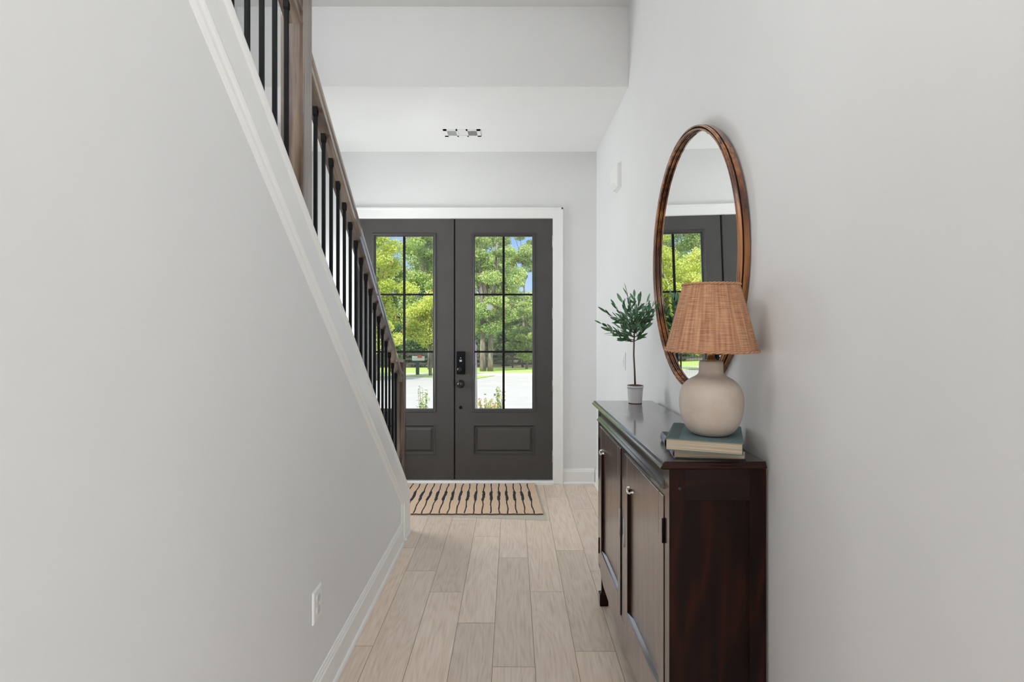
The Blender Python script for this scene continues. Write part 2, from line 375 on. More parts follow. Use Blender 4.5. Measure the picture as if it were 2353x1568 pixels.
w = empty('window_3', (XS-0.05, 4.62, 0.76), kind='structure')  # unseen window added to carry the foyer fill light
obj('window_frame', B((XS-0.09, XS-0.03, 4.18, 4.24, 0.76, 2.34), (XS-0.09, XS-0.03, 5.0, 5.06, 0.76, 2.34), (XS-0.09, XS-0.03, 4.24, 5.0, 0.76, 0.82), (XS-0.09, XS-0.03, 4.24, 5.0, 2.28, 2.34)), M['trim'], w)
obj('pane', B((XS-0.062, XS-0.056, 4.2, 5.04, 0.78, 2.32)), M['glass'], w)
struct('ceiling', B((-5.3, 5.3, -7.1, YB+0.12, ZH, ZH+0.12)), M['ceil'], 'high white hall ceiling')
struct('ceiling_foyer', B((XS-T, XR, YB+0.001, YD, ZC, ZC+0.08)), M['ceil'], 'lower white ceiling in front of the entry doors')
struct('wall_bulkhead', B((XS-T, XR, YB, YB+0.12, ZC+0.002, ZH)), M['wall'], 'grey drop wall between high hall ceiling and foyer ceiling')

# baseboards
def base_prof(s):  # s=+1: face towards +x from the wall at 0
    return [(0, 0), (0.026*s, 0), (0.026*s, 0.008), (0.022*s, 0.017), (0.0145*s, 0.020), (0.0145*s, 0.112), (0.010*s, 0.118), (0.010*s, 0.124), (0.006*s, 0.132), (0.004*s, 0.140), (0, 0.142)]
bm = bmesh.new(); prism(bm, [(XL+x, z) for x, z in base_prof(1)], 'Y', -0.6, 3.83)
struct('baseboard_left', bm, M['trim'], 'white baseboard along the wall below the stair')
bm = bmesh.new(); prism(bm, [(XR+x, z) for x, z in base_prof(-1)], 'Y', -1.2, YD)
struct('baseboard_right', bm, M['trim'])
bm = bmesh.new(); prism(bm, [(YD-x, z) for x, z in base_prof(1)], 'X', 0.470, XR-0.02)
struct('baseboard_front', bm, M['trim'], 'short white baseboard right of the entry doors')
bm = bmesh.new(); prism(bm, [(YD-x, z) for x, z in base_prof(1)], 'X', XS, -1.556)
struct('baseboard_stair', bm, M['trim'])

# sloping skirt under the balusters and its return at the end of the wall
prof = [(-0.735, 0.0), (-0.7335, -0.006), (-0.7350, -0.014), (-0.739, -0.024), (-0.7445, -0.030), (-0.7445, -0.096), (-0.7400, -0.100), (-0.7400, -0.158),
        (-0.7365, -0.163), (-0.7355, -0.172), (-0.7390, -0.180), (-0.7450, -0.186), (-0.7470, -0.200), (-0.7540, -0.212), (-0.7570, -0.214), (-0.80, -0.214), (-0.80, -0.03), (-0.875, -0.03), (-0.875, 0)]
bm = bmesh.new(); slope_sweep(bm, prof, -0.10, YE, capz)
struct('trim_1', bm, M['trim'], 'white sloping skirt board and cap below the balusters')
bm = bmesh.new()
yv = 3.80
def up(a, b, x):   # board with plumb sides, top cut to the slope
    prism(bm, [(a, 0.0), (b, 0.0), (b, capz(b)-0.17 if b < YE-0.01 else capz(b)-0.03), (a, capz(a)-0.17)], 'X', XL, x)
up(3.90, YE, -0.7405); up(3.875, 3.90, -0.7365); up(3.835, 3.875, -0.7480)
prism(bm, [(3.90, 0), (YE+0.004, 0), (YE+0.004, 0.016), (3.90, 0.016)], 'X', -0.7405, -0.728)
struct('trim_2', bm, M['trim'], 'white upright board closing the stair wall at its low end')

# door casing and threshold
bm = bmesh.new()
def casing(x0, x1, z0, z1, y=YD):
    box(bm, x0, x1, y-0.018, y, z0, z1)
cw = 0.093
casing(DX1-0.004, DX1+cw-0.004, 0, DZ+cw); casing(DX0-cw+0.004, DX0+0.004, 0, DZ+cw); casing(DX0, DX1, DZ-0.004, DZ+cw)
box(bm, DX1+cw-0.022, DX1+cw-0.004, YD-0.026, YD-0.018, 0, DZ+cw); box(bm, DX0-cw+0.004, DX0-cw+0.022, YD-0.026, YD-0.018, 0, DZ+cw)
box(bm, DX0-cw+0.004, DX1+cw-0.004, YD-0.026, YD-0.018, DZ+cw-0.018, DZ+cw)
box(bm, DX1-0.006, DX1, YD, YD+T, 0, DZ); box(bm, DX0, DX0+0.006, YD, YD+T, 0, DZ); box(bm, DX0, DX1, YD, YD+T, DZ-0.006, DZ)
struct('trim_3', bm, M['trim'], 'white casing around the pair of entry doors', bevel=0.002)
bm = bmesh.new(); stack(bm, [(DX0, DX1, YD-0.035, YD+T, 0.0), (DX0, DX1, YD-0.035, YD+T, 0.018), (DX0, DX1, YD-0.020, YD+T, 0.028)])
struct('trim_4', bm, M['trim'], 'low white threshold beneath the entry doors')

# ------------------------------------------------------------------ doors
ZB, ZT = 0.035, 2.472
def door(name, x0, x1, gx0, gx1, label, right):
    y = YD+0.012; th = 0.045
    root = empty(name, ((x0+x1)/2, y+th/2, ZB), kind='structure', label=label)
    fo = 0.031; gz0, gz1 = 0.697, 2.303
    ox0, ox1, oz0, oz1 = gx0-fo, gx1+fo, gz0-0.033, gz1+0.035
    px0, px1, pz0, pz1 = gx0-0.018, gx1+0.026, 0.264, 0.550
    bm = B((x0, ox0, y, y+th, ZB, ZT), (ox1, x1, y, y+th, ZB, ZT), (ox0, ox1, y, y+th, oz1, ZT),
           (ox0, ox1, y, y+th, pz1, oz0), (ox0, ox1, y, y+th, ZB, pz0), (ox0, px0, y, y+th, pz0, pz1), (px1, ox1, y, y+th, pz0, pz1),
           (px0, px1, y+0.022, y+th, pz0, pz1))
    if px0 < ox0 or px1 > ox1: pass
    if not right: box(bm, x1-0.026, x1-0.004, y-0.007, y, ZB, ZT)
    obj('slab', bm, M['door'], root)
    if not right: obj('astragal', B((x1-0.002, x1+0.014, y+0.004, y+th, ZB, ZT)), M['muntin'], root)
    bm = bmesh.new(); rings(bm, px0, px1, pz0, pz1, y, [(0, 0.0), (0.002, -0.004), (0.009, -0.005), (0.014, 0.002), (0.022, 0.012), (0.030, 0.013), (0.045, 0.004), (0.052, 0.001)])
    obj('raised_panel', bm, M['door'], root)
    # glazing frame: moulded ring
    bm = bmesh.new(); rings(bm, ox0, ox1, oz0, oz1, y, [(-0.001, 0.0), (0.002, -0.008), (0.010, -0.010), (0.017, -0.007), (0.022, -0.010), (0.027, -0.004), (0.031, 0.008), (0.031, 0.030)], cap=False)
    obj('glazing_frame', bm, M['door'], root)
    bm = bmesh.new(); mxx = (gx0+gx1)/2
    for z in (1.7637, 1.2282): box(bm, gx0-0.002, gx1+0.002, y+0.000, y+0.016, z-0.0085, z+0.0085)
    box(bm, mxx-0.0105, mxx+0.0105, y-0.001, y+0.017, gz0-0.002, gz1+0.002)
    obj('muntin_grid', bm, M['muntin'], root, bevel=0.0015)
    obj('glass_pane', B((gx0-0.004, gx1+0.004, y+0.018, y+0.024, gz0-0.004, gz1+0.004)), M['glass'], root)
    return root, y
dl, yf = door('door_1', -1.452, -0.548, -1.282, -0.746, 'left charcoal entry door leaf, partly behind the stair railing', False)
dr, yf = door('door_2', -0.536, 0.374, -0.353, 0.183, 'right charcoal entry door leaf with keypad lock and knob', True)
# lock and knob on the right leaf
kx0, kx1 = -0.523, -0.443
k = obj('keypad_lock', B((kx0, kx1, yf-0.028, yf, 1.020, 1.232)), M['black'], dr, bevel=0.006, seg=3); k['label'] = 'black keypad deadbolt'
obj('key_mark', B((-0.494, -0.472, yf-0.0295, yf-0.027, 1.138, 1.156)), M['screen'], k)
obj('sensor_dot', B((-0.487, -0.479, yf-0.0290, yf-0.027, 1.168, 1.176)), M['steel'], k)
bm = bmesh.new(); lathe(bm, [(0.024, 0), (0.024, -0.018), (0.020, -0.024), (0.0, -0.025)], (-0.492, yf-0.027, 1.066), 28, 'Y')
box(bm, -0.498, -0.486, yf-0.064, yf-0.05, 1.048, 1.084)
obj('thumb_turn', bm, M['blackgloss'], k)
bm = bmesh.new(); lathe(bm, [(0.0, 0), (0.037, 0), (0.037, -0.006), (0.030, -0.010), (0.013, -0.014), (0.012, -0.030), (0.022, -0.036), (0.031, -0.046), (0.032, -0.056), (0.026, -0.066), (0.012, -0.071), (0.0, -0.072)], (-0.484, yf, 0.928), 32, 'Y')
obj('knob', bm, M['blackgloss'], dr)
bm = bmesh.new(); lathe(bm, [(0.0, 0.0), (0.015, 0.0), (0.015, -0.004), (0.011, -0.006), (0.0, -0.007)], (-0.487, yf, 0.709), 24, 'Y')
obj('bolt_cap', bm, M['black'], dr)
for zc in (2.260, 1.587, 0.914, 0.250):
    bm = B((0.369, 0.392, yf-0.018, yf-0.008, zc-0.054, zc+0.054)); lathe(bm, [(0.007, -0.056), (0.007, 0.056)], (0.380, yf-0.020, zc), 12)
    obj('hinge', bm, M['steel'], dr)
obj('strike', B((-0.549, -0.540, yf-0.010, yf+0.02, 0.900, 0.955)), M['black'], dl)

# small round translucent sticker on the right pane
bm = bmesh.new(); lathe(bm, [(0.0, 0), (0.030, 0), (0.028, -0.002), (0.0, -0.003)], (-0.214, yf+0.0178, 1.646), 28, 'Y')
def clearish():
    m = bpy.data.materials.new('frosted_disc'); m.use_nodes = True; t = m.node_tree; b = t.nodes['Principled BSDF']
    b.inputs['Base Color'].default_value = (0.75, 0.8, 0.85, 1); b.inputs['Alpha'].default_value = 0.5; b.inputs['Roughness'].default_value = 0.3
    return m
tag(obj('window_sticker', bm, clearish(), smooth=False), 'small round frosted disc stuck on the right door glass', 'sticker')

# ------------------------------------------------------------------ staircase and railing
bm = bmesh.new()
for i in range(17):
    y1 = 4.00-i*0.248; z = 0.196*(i+1)
    if z > ZH-0.2: break
    box(bm, XS, XL-0.11, y1-0.248-0.002, y1, 0, z-0.03); box(bm, XS, XL-0.11, y1-0.25, y1+0.028, z-0.03, z)
struct('staircase', bm, M['trim'], 'white stair flight behind the sloping wall')

XP = -0.808
root = empty('stair_railing', (XP, 4.03, 0.3), label='stained oak handrail with black balusters descending toward the entry doors', cat='railing')
rt = lambda y: 4.26-0.775*y
near = lambda y: 4.30-0.775*y
rp = [(-0.779, -0.085), (-0.837, -0.085), (-0.837, -0.058), (-0.832, -0.052), (-0.840, -0.040), (-0.841, -0.022), (-0.833, -0.007), (-0.818, 0.0), (-0.798, 0.0), (-0.783, -0.007), (-0.775, -0.022), (-0.776, -0.040), (-0.784, -0.052), (-0.779, -0.058)]
bm = bmesh.new(); slope_sweep(bm, rp, 2.165, 3.99, rt); obj('handrail', bm, M['railY'], root)
bm = bmesh.new(); slope_sweep(bm, rp, 0.3, 2.081, near); obj('handrail', bm, M['railY'], root)
def newel(ya, yb, z0, z1):
    bm = bmesh.new(); x0, x1 = -0.854, -0.768
    stack(bm, [(x0, x1, ya, yb, z0), (x0, x1, ya, yb, z1-0.016), (x0+0.004, x1-0.004, ya+0.004, yb-0.004, z1-0.006), (x0+0.014, x1-0.014, ya+0.014, yb-0.014, z1)])
    return obj('newel_post', bm, M['rail'], root, bevel=0.002)
newel(3.99, 4.075, capz(4.04)-0.03, 1.237)
newel(2.081, 2.166, capz(2.12)-0.05, 2.80)
for kk in list(range(0, 17))+[-3, -4, -5, -6, -7, -8, -9]:
    y = 1300*0.808*(0.0022075+kk*9.463e-5)
    top = (rt if kk >= 0 else near)(y)-0.085; b0 = capz(y)-0.006; h = 0.0066
    bm = B((XP-h, XP+h, y-h, y+h, b0, top+0.006)); c = 0.0092
    stack(bm, [(XP-h, XP+h, y-h, y+h, top-0.034), (XP-c, XP+c, y-c, y+c, top-0.024), (XP-c, XP+c, y-c, y+c, top+0.008)])
    obj('baluster', bm, M['black'], root)

# ------------------------------------------------------------------ ceiling vent
vx0, vx1, vy0, vy1 = -0.575, -0.268, 4.655, 4.83
root = empty('ceiling_vent', ((vx0+vx1)/2, (vy0+vy1)/2, ZC), label='small white air vent in the foyer ceiling before the doors', cat='vent')
bm = B((vx0, vx1, vy0, vy0+0.028, ZC-0.006, ZC), (vx0, vx1, vy1-0.028, vy1, ZC-0.006, ZC), (vx0, vx0+0.03, vy0, vy1, ZC-0.006, ZC), (vx1-0.03, vx1, vy0, vy1, ZC-0.006, ZC),
       (vx0+0.105, vx0+0.118, vy0, vy1, ZC-0.006, ZC), (vx1-0.118, vx1-0.105, vy0, vy1, ZC-0.006, ZC))
obj('grille_frame', bm, M['trim'], root)
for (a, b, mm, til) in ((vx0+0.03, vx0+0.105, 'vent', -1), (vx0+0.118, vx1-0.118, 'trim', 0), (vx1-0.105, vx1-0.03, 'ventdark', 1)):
    bm = bmesh.new(); n = 7
    for i in range(n):
        x = a+(b-a)*(i+0.5)/n; w = 0.004
        box(bm, x-w*0.35, x+w*0.35, vy0+0.028, vy1-0.028, ZC-0.005, ZC+0.0) if til else box(bm, a, b, vy0+0.028+i*0.017, vy0+0.028+i*0.017+0.014, ZC-0.004, ZC)
    box(bm, a, b, vy0+0.028, vy1-0.028, ZC-0.002, ZC-0.0005)
    obj('louver_panel', bm, M[mm], root)

# ------------------------------------------------------------------ door chime, switch, outlet
root = empty('door_chime', (XR, 4.16, 2.49), label='white chamfered door chime box high on the right wall', cat='door chime')
bm = bmesh.new()
f = lambda d, e: [(XR-d, 4.075+e), (XR-d, 4.255-e)]
vs = []
for (d, e, z0, z1) in ((0, 0, 2.485, 2.655), (0.028, 0, 2.485, 2.655), (0.052, 0.030, 2.52, 2.625)):
    vs.append([bm.verts.new(p) for p in ((XR-d, 4.075+e, z0), (XR-d, 4.255-e, z0), (XR-d, 4.255-e, z1), (XR-d, 4.075+e, z1))])
for a, b in zip(vs, vs[1:]):
    for i in range(4): bm.faces.new((a[i], a[(i+1) % 4], b[(i+1) % 4], b[i]))
bm.faces.new(vs[0]); bm.faces.new(vs[-1])
obj('housing', bm, M['trim'], root, bevel=0.003)
obj('back_plate', B((XR-0.006, XR, 4.068, 4.262, 2.478, 2.662)), M['trim'], root)

root = empty('light_switch', (XR, 3.98, 1.17), label='white light switch plate behind the potted plant', cat='light switch')
obj('cover_plate', B((XR-0.006, XR, 3.915, 4.040, 1.170, 1.292)), M['trim'], root, bevel=0.002)
for z0_, z1_, d0, d1 in ((1.194, 1.229, 0.007, 0.0105), (1.233, 1.268, 0.0105, 0.007)):
    bm = bmesh.new(); prism(bm, [(XR-0.004, z0_), (XR-d0, z0_), (XR-d1, z1_), (XR-0.004, z1_)], 'Y', 3.944, 4.011)
    obj('rocker', bm, M['trim'], root)

root = empty('wall_outlet', (XL, 2.22, 0.34), label='white duplex outlet low on the wall below the stair', cat='outlet')
oy0, oy1, oz0, oz1 = 2.135, 2.226, 0.355, 0.478
# plate seen at the lower left
bm = bmesh.new(); vs = []
for (d, e) in ((0, 0), (0.004, 0), (0.007, 0.005)):
    vs.append([bm.verts.new(p) for p in ((XL+d, oy0+e, oz0+e), (XL+d, oy1-e, oz0+e), (XL+d, oy1-e, oz1-e), (XL+d, oy0+e, oz1-e))])
for a, b in zip(vs, vs[1:]):
    for i in range(4): bm.faces.new((a[i], a[(i+1) % 4], b[(i+1) % 4], b[i]))
bm.faces.new(vs[-1]); bm.faces.new(vs[0])
obj('cover_plate', bm, M['trim'], root)
ym = (oy0+oy1)/2
for zc in (0.3935, 0.4395):
    bm = bmesh.new(); pts = []
    for i in range(24):
        a = 2*PI*i/24; pts.append((ym+0.0185*math.cos(a), zc+max(-0.0145, min(0.0145, 0.0185*math.sin(a)))))
    prism(bm, pts, 'X', XL+0.006, XL+0.010)
    s = obj('socket', bm, M['potwhite'], root)
    obj('slot', B((XL+0.0095, XL+0.0104, ym-0.008, ym-0.0055, zc-0.004, zc+0.006), (XL+0.0095, XL+0.0104, ym+0.0055, ym+0.008, zc-0.004, zc+0.006), (XL+0.0095, XL+0.0104, ym-0.002, ym+0.002, zc-0.011, zc-0.007)), M['vent'], s)
bm = bmesh.new(); lathe(bm, [(0.0035, 0.006), (0.003, 0.0085), (0, 0.009)], (XL, ym, 0.4165), 12, 'X'); obj('screw', bm, M['steel'], root)

# ------------------------------------------------------------------ rug and pad
bm = bmesh.new(); prism(bm, [(-1.10, 4.43), (0.262, 4.285), (0.225, 5.225), (-1.10, 5.225)], 'Z', 0, 0.003)
tag(obj('rug_pad', bm, M['pad']), 'pale rug pad showing past the right edge of the jute rug', 'rug pad')
def rug_mat():
    m = mat('jute_weave', (0.5, 0.36, 0.24), 0.95); t = m.node_tree; n = t.nodes; b = n['Principled BSDF']; lk = t.links.new
    co = n.new('ShaderNodeTexCoord')
    nz = n.new('ShaderNodeTexNoise'); nz.inputs['Scale'].default_value = 220
    r = n.new('ShaderNodeValToRGB'); r.color_ramp.elements[0].color = (0.66, 0.46, 0.30, 1); r.color_ramp.elements[1].color = (0.92, 0.70, 0.50, 1)
    r.color_ramp.elements[0].position = 0.3; r.color_ramp.elements[1].position = 0.7
    wv = n.new('ShaderNodeTexWave'); wv.bands_direction = 'Y'; wv.inputs['Scale'].default_value = 45; wv.inputs['Distortion'].default_value = 1.5
    bp = n.new('ShaderNodeBump'); bp.inputs['Strength'].default_value = 0.6; bp.inputs['Distance'].default_value = 0.003
    lk(co.outputs['Object'], nz.inputs['Vector']); lk(co.outputs['Object'], wv.inputs['Vector']); lk(nz.outputs[0], r.inputs[0])
    lk(r.outputs[0], b.inputs['Base Color']); lk(wv.outputs['Fac'], bp.inputs['Height']); lk(bp.outputs[0], b.inputs['Normal'])
    return m
M['jute'] = rug_mat(); M['yarn'] = noisy('black_yarn', (0.012, 0.012, 0.018), (0.05, 0.05, 0.06), 160, 0.95, 0.5)
rx0, rx1, ry0, ry1 = -1.12, 0.237, 4.405, 5.232
root = empty('jute_rug', ((rx0+rx1)/2, (ry0+ry1)/2, 0.003), label='tan jute rug with black stripes in front of the entry doors', cat='rug')
rr = random.Random(5)
bm = bmesh.new(); nx, ny = 60, 36; gr = []
def rz(x, y):
    e = min(1, (ry1-y)/0.06, (rx1-x)/0.05)
    curl = 0.010*max(0, 1-math.hypot(x-rx1, y-ry1)/0.09)
    return 0.011+0.0012*math.sin(x*31+y*13)+curl
for j in range(ny+1):
    row = []
    for i in range(nx+1):
        x = rx0+(rx1-rx0)*i/nx; y = ry0+(ry1-ry0)*j/ny
        sh = -0.036*(j/ny); wob = 0.0025*math.sin(i*1.3) if j in (0, ny) else 0
        row.append(bm.verts.new((x+sh*(i/nx)+(0.002*math.sin(j*0.9) if i == nx else 0), y+wob, rz(x, y))))
    gr.append(row)
for j in range(ny):
    for i in range(nx): bm.faces.new((gr[j][i], gr[j][i+1], gr[j+1][i+1], gr[j+1][i]))
ex = bmesh.ops.extrude_face_region(bm, geom=bm.faces[:])
for v in [q for q in ex['geom'] if isinstance(q, bmesh.types.BMVert)]: v.co.z = 0.0032
obj('weave', bm, M['jute'], root, smooth=False)
bm = bmesh.new()
s = 0
x = 0.166
while x > rx0+0.03:
    n = 26; L_, R_ = [], []
    for j in range(n+1):
        t = j/n; y = ry0+0.004+(ry1-ry0-0.008)*t
        w = 0.0042+0.0018*rr.random()
        if 0.40 < t < 0.70: w = 0.0105+0.003*rr.random()
        cx = x-0.034*t*((x-rx0)/(rx1-rx0))+0.003*math.sin(t*19+x*40)+0.0015*rr.uniform(-1, 1)
        z = rz(x, y)+0.0022
        L_.append(bm.verts.new((cx-w, y, z-0.0018))); R_.append(bm.verts.new((cx+w, y, z-0.0018)))
        if j: 
            pass
    Mi = [bm.verts.new(((a.co.x+b.co.x)/2, a.co.y, a.co.z+0.003)) for a, b in zip(L_, R_)]
    for j in range(n):
        bm.faces.new((L_[j], Mi[j], Mi[j+1], L_[j+1])); bm.faces.new((Mi[j], R_[j], R_[j+1], Mi[j+1]))
    x -= 0.0675
o = obj('stripe_yarn', bm, M['yarn'], root); o['label'] = 'black yarn stripes thickened at the middle'
bm = bmesh.new(); pts = [(rx0+(rx1-rx0)*i/80, ry0-0.002+0.0025*math.sin(i*0.97), 0.0095+0.001*math.sin(i*2.1)) for i in range(81)]
tube(bm, pts, 0.0045, 6); o = obj('edge_binding', bm, M['stem'], root)

# ------------------------------------------------------------------ sideboard
cab = empty('sideboard', (0.476, 1.72, 0), 0.0125, label='dark mahogany two-door sideboard along the right wall', cat='sideboard')
DP, LN, TOP = 0.286, 1.318, 1.08
def cobj(name, bm, m, parent=cab, **k): return obj(name, bm, m, parent, world=False, **k)
bm = bmesh.new()
def rc(o, z): return (-o, DP+0.004, -o*0.62, LN+o*0.62, z)
stack(bm, [rc(0.010, TOP-0.024), rc(0.022, TOP-0.0235), rc(0.030, TOP-0.0195), rc(0.032, TOP-0.0170), rc(0.0300, TOP-0.0140), rc(0.0250, TOP-0.0095), rc(0.0245, TOP-0.0065), rc(0.0210, TOP-0.0025), rc(0.017, TOP)])
tb = cobj('top_board', bm, [M['mahogY'], M['mahogX']])
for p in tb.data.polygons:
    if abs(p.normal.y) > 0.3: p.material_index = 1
# carcass: posts, panels
P_ = 0.050
for (x, y) in ((0, 0), (0, LN-P_), (DP-P_*0.8, 0), (DP-P_*0.8, LN-P_)):
    w = P_*0.8
    bm = bmesh.new(); box(bm, x, x+w+0.01 if x > 0 else x+w+0.008, y, y+P_, 0.20, TOP-0.024)
    xs = (x+0.012, x+w-0.004); ys = (y+0.016, y+P_-0.016)
    stack(bm, [(x+0.003, x+w+0.003, y+0.002, y+P_-0.002, 0.0), (x, x+w+0.006, y, y+P_, 0.008), (x, x+w+0.006, y, y+P_, 0.060), (xs[0], xs[1], ys[0], ys[1], 0.070), (xs[0], xs[1], ys[0], ys[1], 0.21)])
    lg = cobj('leg', bm, [M['mahog'], M['mahogE']])
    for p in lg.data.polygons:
        if abs(p.normal.y) > 0.7: p.material_index = 1  # end faces take the darkened copy of the wood
def side(y0, y1, yp):
    a, b = P_*0.8, DP-P_*0.8
    bm = B((a, b, y0, y1, TOP-0.024-0.097, TOP-0.024), (a, b, y0, y1, 0.20, 0.30), (a, b, yp[0], yp[1], 0.29, TOP-0.11))
    return cobj('side_panel', bm, M['mahogX'])
sp = side(0.001, 0.03, (0.012, 0.022)); side(LN-0.03, LN-0.001, (LN-0.022, LN-0.012))
bm = B((P_*0.8+0.002, DP-P_*0.8-0.002, 0.0105, 0.013, 0.305, TOP-0.125)); cobj('panel_board', bm, M['mahogE'], sp)
for (yy, zz) in ((-0.001, 0.995),):
    bm = bmesh.new(); lathe(bm, [(0.0055, 0.004), (0.0055, -0.0008), (0.003, -0.0015), (0, -0.0018)], (0.032, yy, zz), 14, 'Y'); cobj('wood_peg', bm, M['navy'], sp)
cobj('back_board', B((DP-0.012, DP-0.004, P_, LN-P_, 0.2, TOP-0.03)), M['mahogY'])
cobj('inner_shelf', B((0.02, DP-0.012, 0.03, LN-0.03, 0.235, 0.25)), M['mahogY'])
cobj('frieze', B((0.002, 0.022, P_, LN-P_, 0.955, TOP-0.024)), M['mahogY'])
bm = bmesh.new(); prism(bm, [(0.004, 1.005), (-0.002, 1.005), (-0.008, 0.999), (-0.008, 0.996), (-0.015, 0.989), (-0.015, 0.985), (-0.008, 0.981), (-0.004, 0.979), (0.004, 0.979)], 'Y', P_+0.002, LN-P_*0.9)
cobj('front_moulding', bm, M['mahogY'])
YC0, YC1 = 0.640, 0.720
cobj('centre_stile', B((0.002, 0.022, YC0, YC1, 0.2, 0.957)), M['mahog'])
# apron with scalloped lower edge
pts = [(P_*0.8, 0.235), (LN-P_*0.8, 0.235)]; low = []
for i in range(41):
    t = i/40; y = LN-P_*0.8-(LN-P_*1.6)*t; d = min(y, LN-y)
    z = 0.200 if d < 0.055 else (0.200-0.048*min(1, ((d-0.055)/0.10))**0.7)
    if d > 0.2: z = 0.152-0.020*min(1, (d-0.2)/0.35)
    low.append((y, z))
bm = bmesh.new(); prism(bm, pts+low, 'X', 0.001, 0.021); cobj('apron', bm, M['mahogD'])
def cab_door(y0, y1, hy):
    z0, z1 = 0.236, 0.957; xo = -0.003; th = 0.020; sw = 0.055; rb = 0.080; zs = 0.815; za = 0.868
    bm = B((xo, xo+th, y0, y0+sw, z0, z1), (xo, xo+th, y1-sw, y1, z0, z1), (xo, xo+th, y0+sw, y1-sw, z0, z0+rb))
    a, b = y0+sw, y1-sw
    arch = []
    for i in range(25):
        t = i/24; yy = a+(b-a)*t
        sh = math.sin(PI*t)**0.8; arch.append((yy, zs+(za-zs)*sh))
    prism(bm, [(b, z1), (a, z1)]+arch, 'X', xo, xo+th)
    d = cobj('door', bm, [M['mahogD'], M['mahogE']], bevel=0.0030, seg=2)
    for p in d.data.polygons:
        if abs(p.normal.y) > 0.7: p.material_index = 1  # recess sides get their shade from the darkened copy
    cobj('door_panel', B((xo+0.014, xo+0.018, a-0.005, b+0.005, z0+rb-0.005, za+0.01)), M['mahogD'], d)
    bm = bmesh.new(); prism(bm, [(xo+0.003, z0+rb-0.004), (xo-0.002, z0+rb), (xo+0.002, z0+rb+0.004), (xo+0.014, z0+rb+0.009), (xo+0.014, z0+rb-0.004)], 'Y', a, b)
    cobj('panel_bead', bm, M['mahogY'], d)
    # nickel drop pull: two feet and a hanging bail
    zc = 0.845
    bm = bmesh.new()
    for yy in (hy-0.040, hy+0.030): lathe(bm, [(0.0, -0.0), (0.0065, 0.0), (0.0055, -0.005), (0.0032, -0.008), (0.0032, -0.013), (0, -0.014)], (xo, yy, zc), 12, 'X')
    tube(bm, [(xo-0.013, hy-0.040, zc), (xo-0.014, hy-0.032, zc-0.006), (xo-0.015, hy-0.005, zc-0.011), (xo-0.014, hy+0.022, zc-0.006), (xo-0.012, hy+0.030, zc)], [0.0025, 0.0038, 0.005, 0.0038, 0.0025], 10)
    p = cobj('pull', bm, M['chrome'], d); p['label'] = 'polished nickel drop pull'
    return d
d1 = cab_door(P_+0.004, YC0-0.002, 0.500); d2 = cab_door(YC1+0.002, LN-P_-0.004, 1.150)
def hinge(dd, yy, z0, z1, m='black'):
    bm = bmesh.new(); lathe(bm, [(0.0, z0), (0.0036, z0), (0.0036, (z0+z1)/2-0.001), (0.0028, (z0+z1)/2), (0.0036, (z0+z1)/2+0.001), (0.0036, z1), (0.0, z1)], (-0.0045, yy, 0), 10)
    cobj('hinge', bm, M[m], dd)
hinge(d1, P_+0.003, 0.81, 0.887); hinge(d1, P_+0.003, 0.284, 0.366); hinge(d2, LN-P_-0.003, 0.82, 0.894); hinge(d2, LN-P_-0.003, 0.284, 0.366)
hinge(d1, YC0-0.004, 0.565, 0.683, 'vent'); hinge(d2, YC1+0.004, 0.584, 0.697, 'vent')

# ------------------------------------------------------------------ books on the sideboard
def book(name, x, y, z, rz, w, h, t, cover, spine, label, c=0.0028):
    r = empty(name, (x, y, z), rz, label=label, cat='book', group=None)
    bm = B((0.004, w, 0, h, 0, c), (0.004, w, 0, h, t-c, t))
    obj('cover_board', bm, cover, r, world=False, bevel=0.0006)
    bm = bmesh.new(); pts = []
    for i in range(9):
        a = PI/2+PI*i/8; pts.append((0.006+0.010*math.cos(a), t/2+t/2*math.sin(a)))
    for i in range(9):
        a = 3*PI/2-PI*i/8; pts.append((0.006+0.0075*math.cos(a), t/2+(t/2-c*0.9)*math.sin(a)))
    prism(bm, pts, 'Y', 0, h); obj('spine', bm, spine, r, world=False)
    bm = B((0.003, w-0.004, 0.003, h-0.004, c, t-c)); obj('page_block', bm, M['pages'], r, world=False)
    return r
def pages():
    m = mat('book_pages', (0.55, 0.47, 0.36), 0.9); t = m.node_tree; n = t.nodes; b = n['Principled BSDF']; lk = t.links.new
    co = n.new('ShaderNodeTexCoord'); wv = n.new('ShaderNodeTexNoise'); mp = n.new('ShaderNodeMapping'); mp.inputs['Scale'].default_value = (3, 3, 900)
    wv.inputs['Scale'].default_value = 1.0
    r = n.new('ShaderNodeValToRGB'); r.color_ramp.elements[0].color = (0.34, 0.27, 0.19, 1); r.color_ramp.elements[1].color = (0.66, 0.57, 0.44, 1)
    r.color_ramp.elements[0].position = 0.3; r.color_ramp.elements[1].position = 0.7
    lk(co.outputs['Object'], mp.inputs[0]); lk(mp.outputs[0], wv.inputs['Vector']); lk(wv.outputs[0], r.inputs[0]); lk(r.outputs[0], b.inputs['Base Color'])
    return m
M['pages'] = pages()
M['jacket'] = noisy('lavender_jacket', (0.16, 0.16, 0.27), (0.62, 0.60, 0.42), 60, 0.4, lo=0.52, hi=0.62)
b1 = book('hardcover_book', 0.497, 1.748, TOP, -0.125, 0.215, 0.276, 0.031, M['navy'], M['jacket'], 'navy hardcover book with lavender patterned spine, lower of the two beneath the lamp', 0.0042)
b2 = book('hardcover_book', 0.466, 1.728, TOP+0.0312, -0.358, 0.222, 0.284, 0.037, M['teal'], M['teal2'], 'muted teal hardcover book directly under the lamp base')
obj('spine_cloth', B((0.006, 0.040, 0.0003, 0.2837, 0.037, 0.0374)), M['teal2'], b2, world=False)

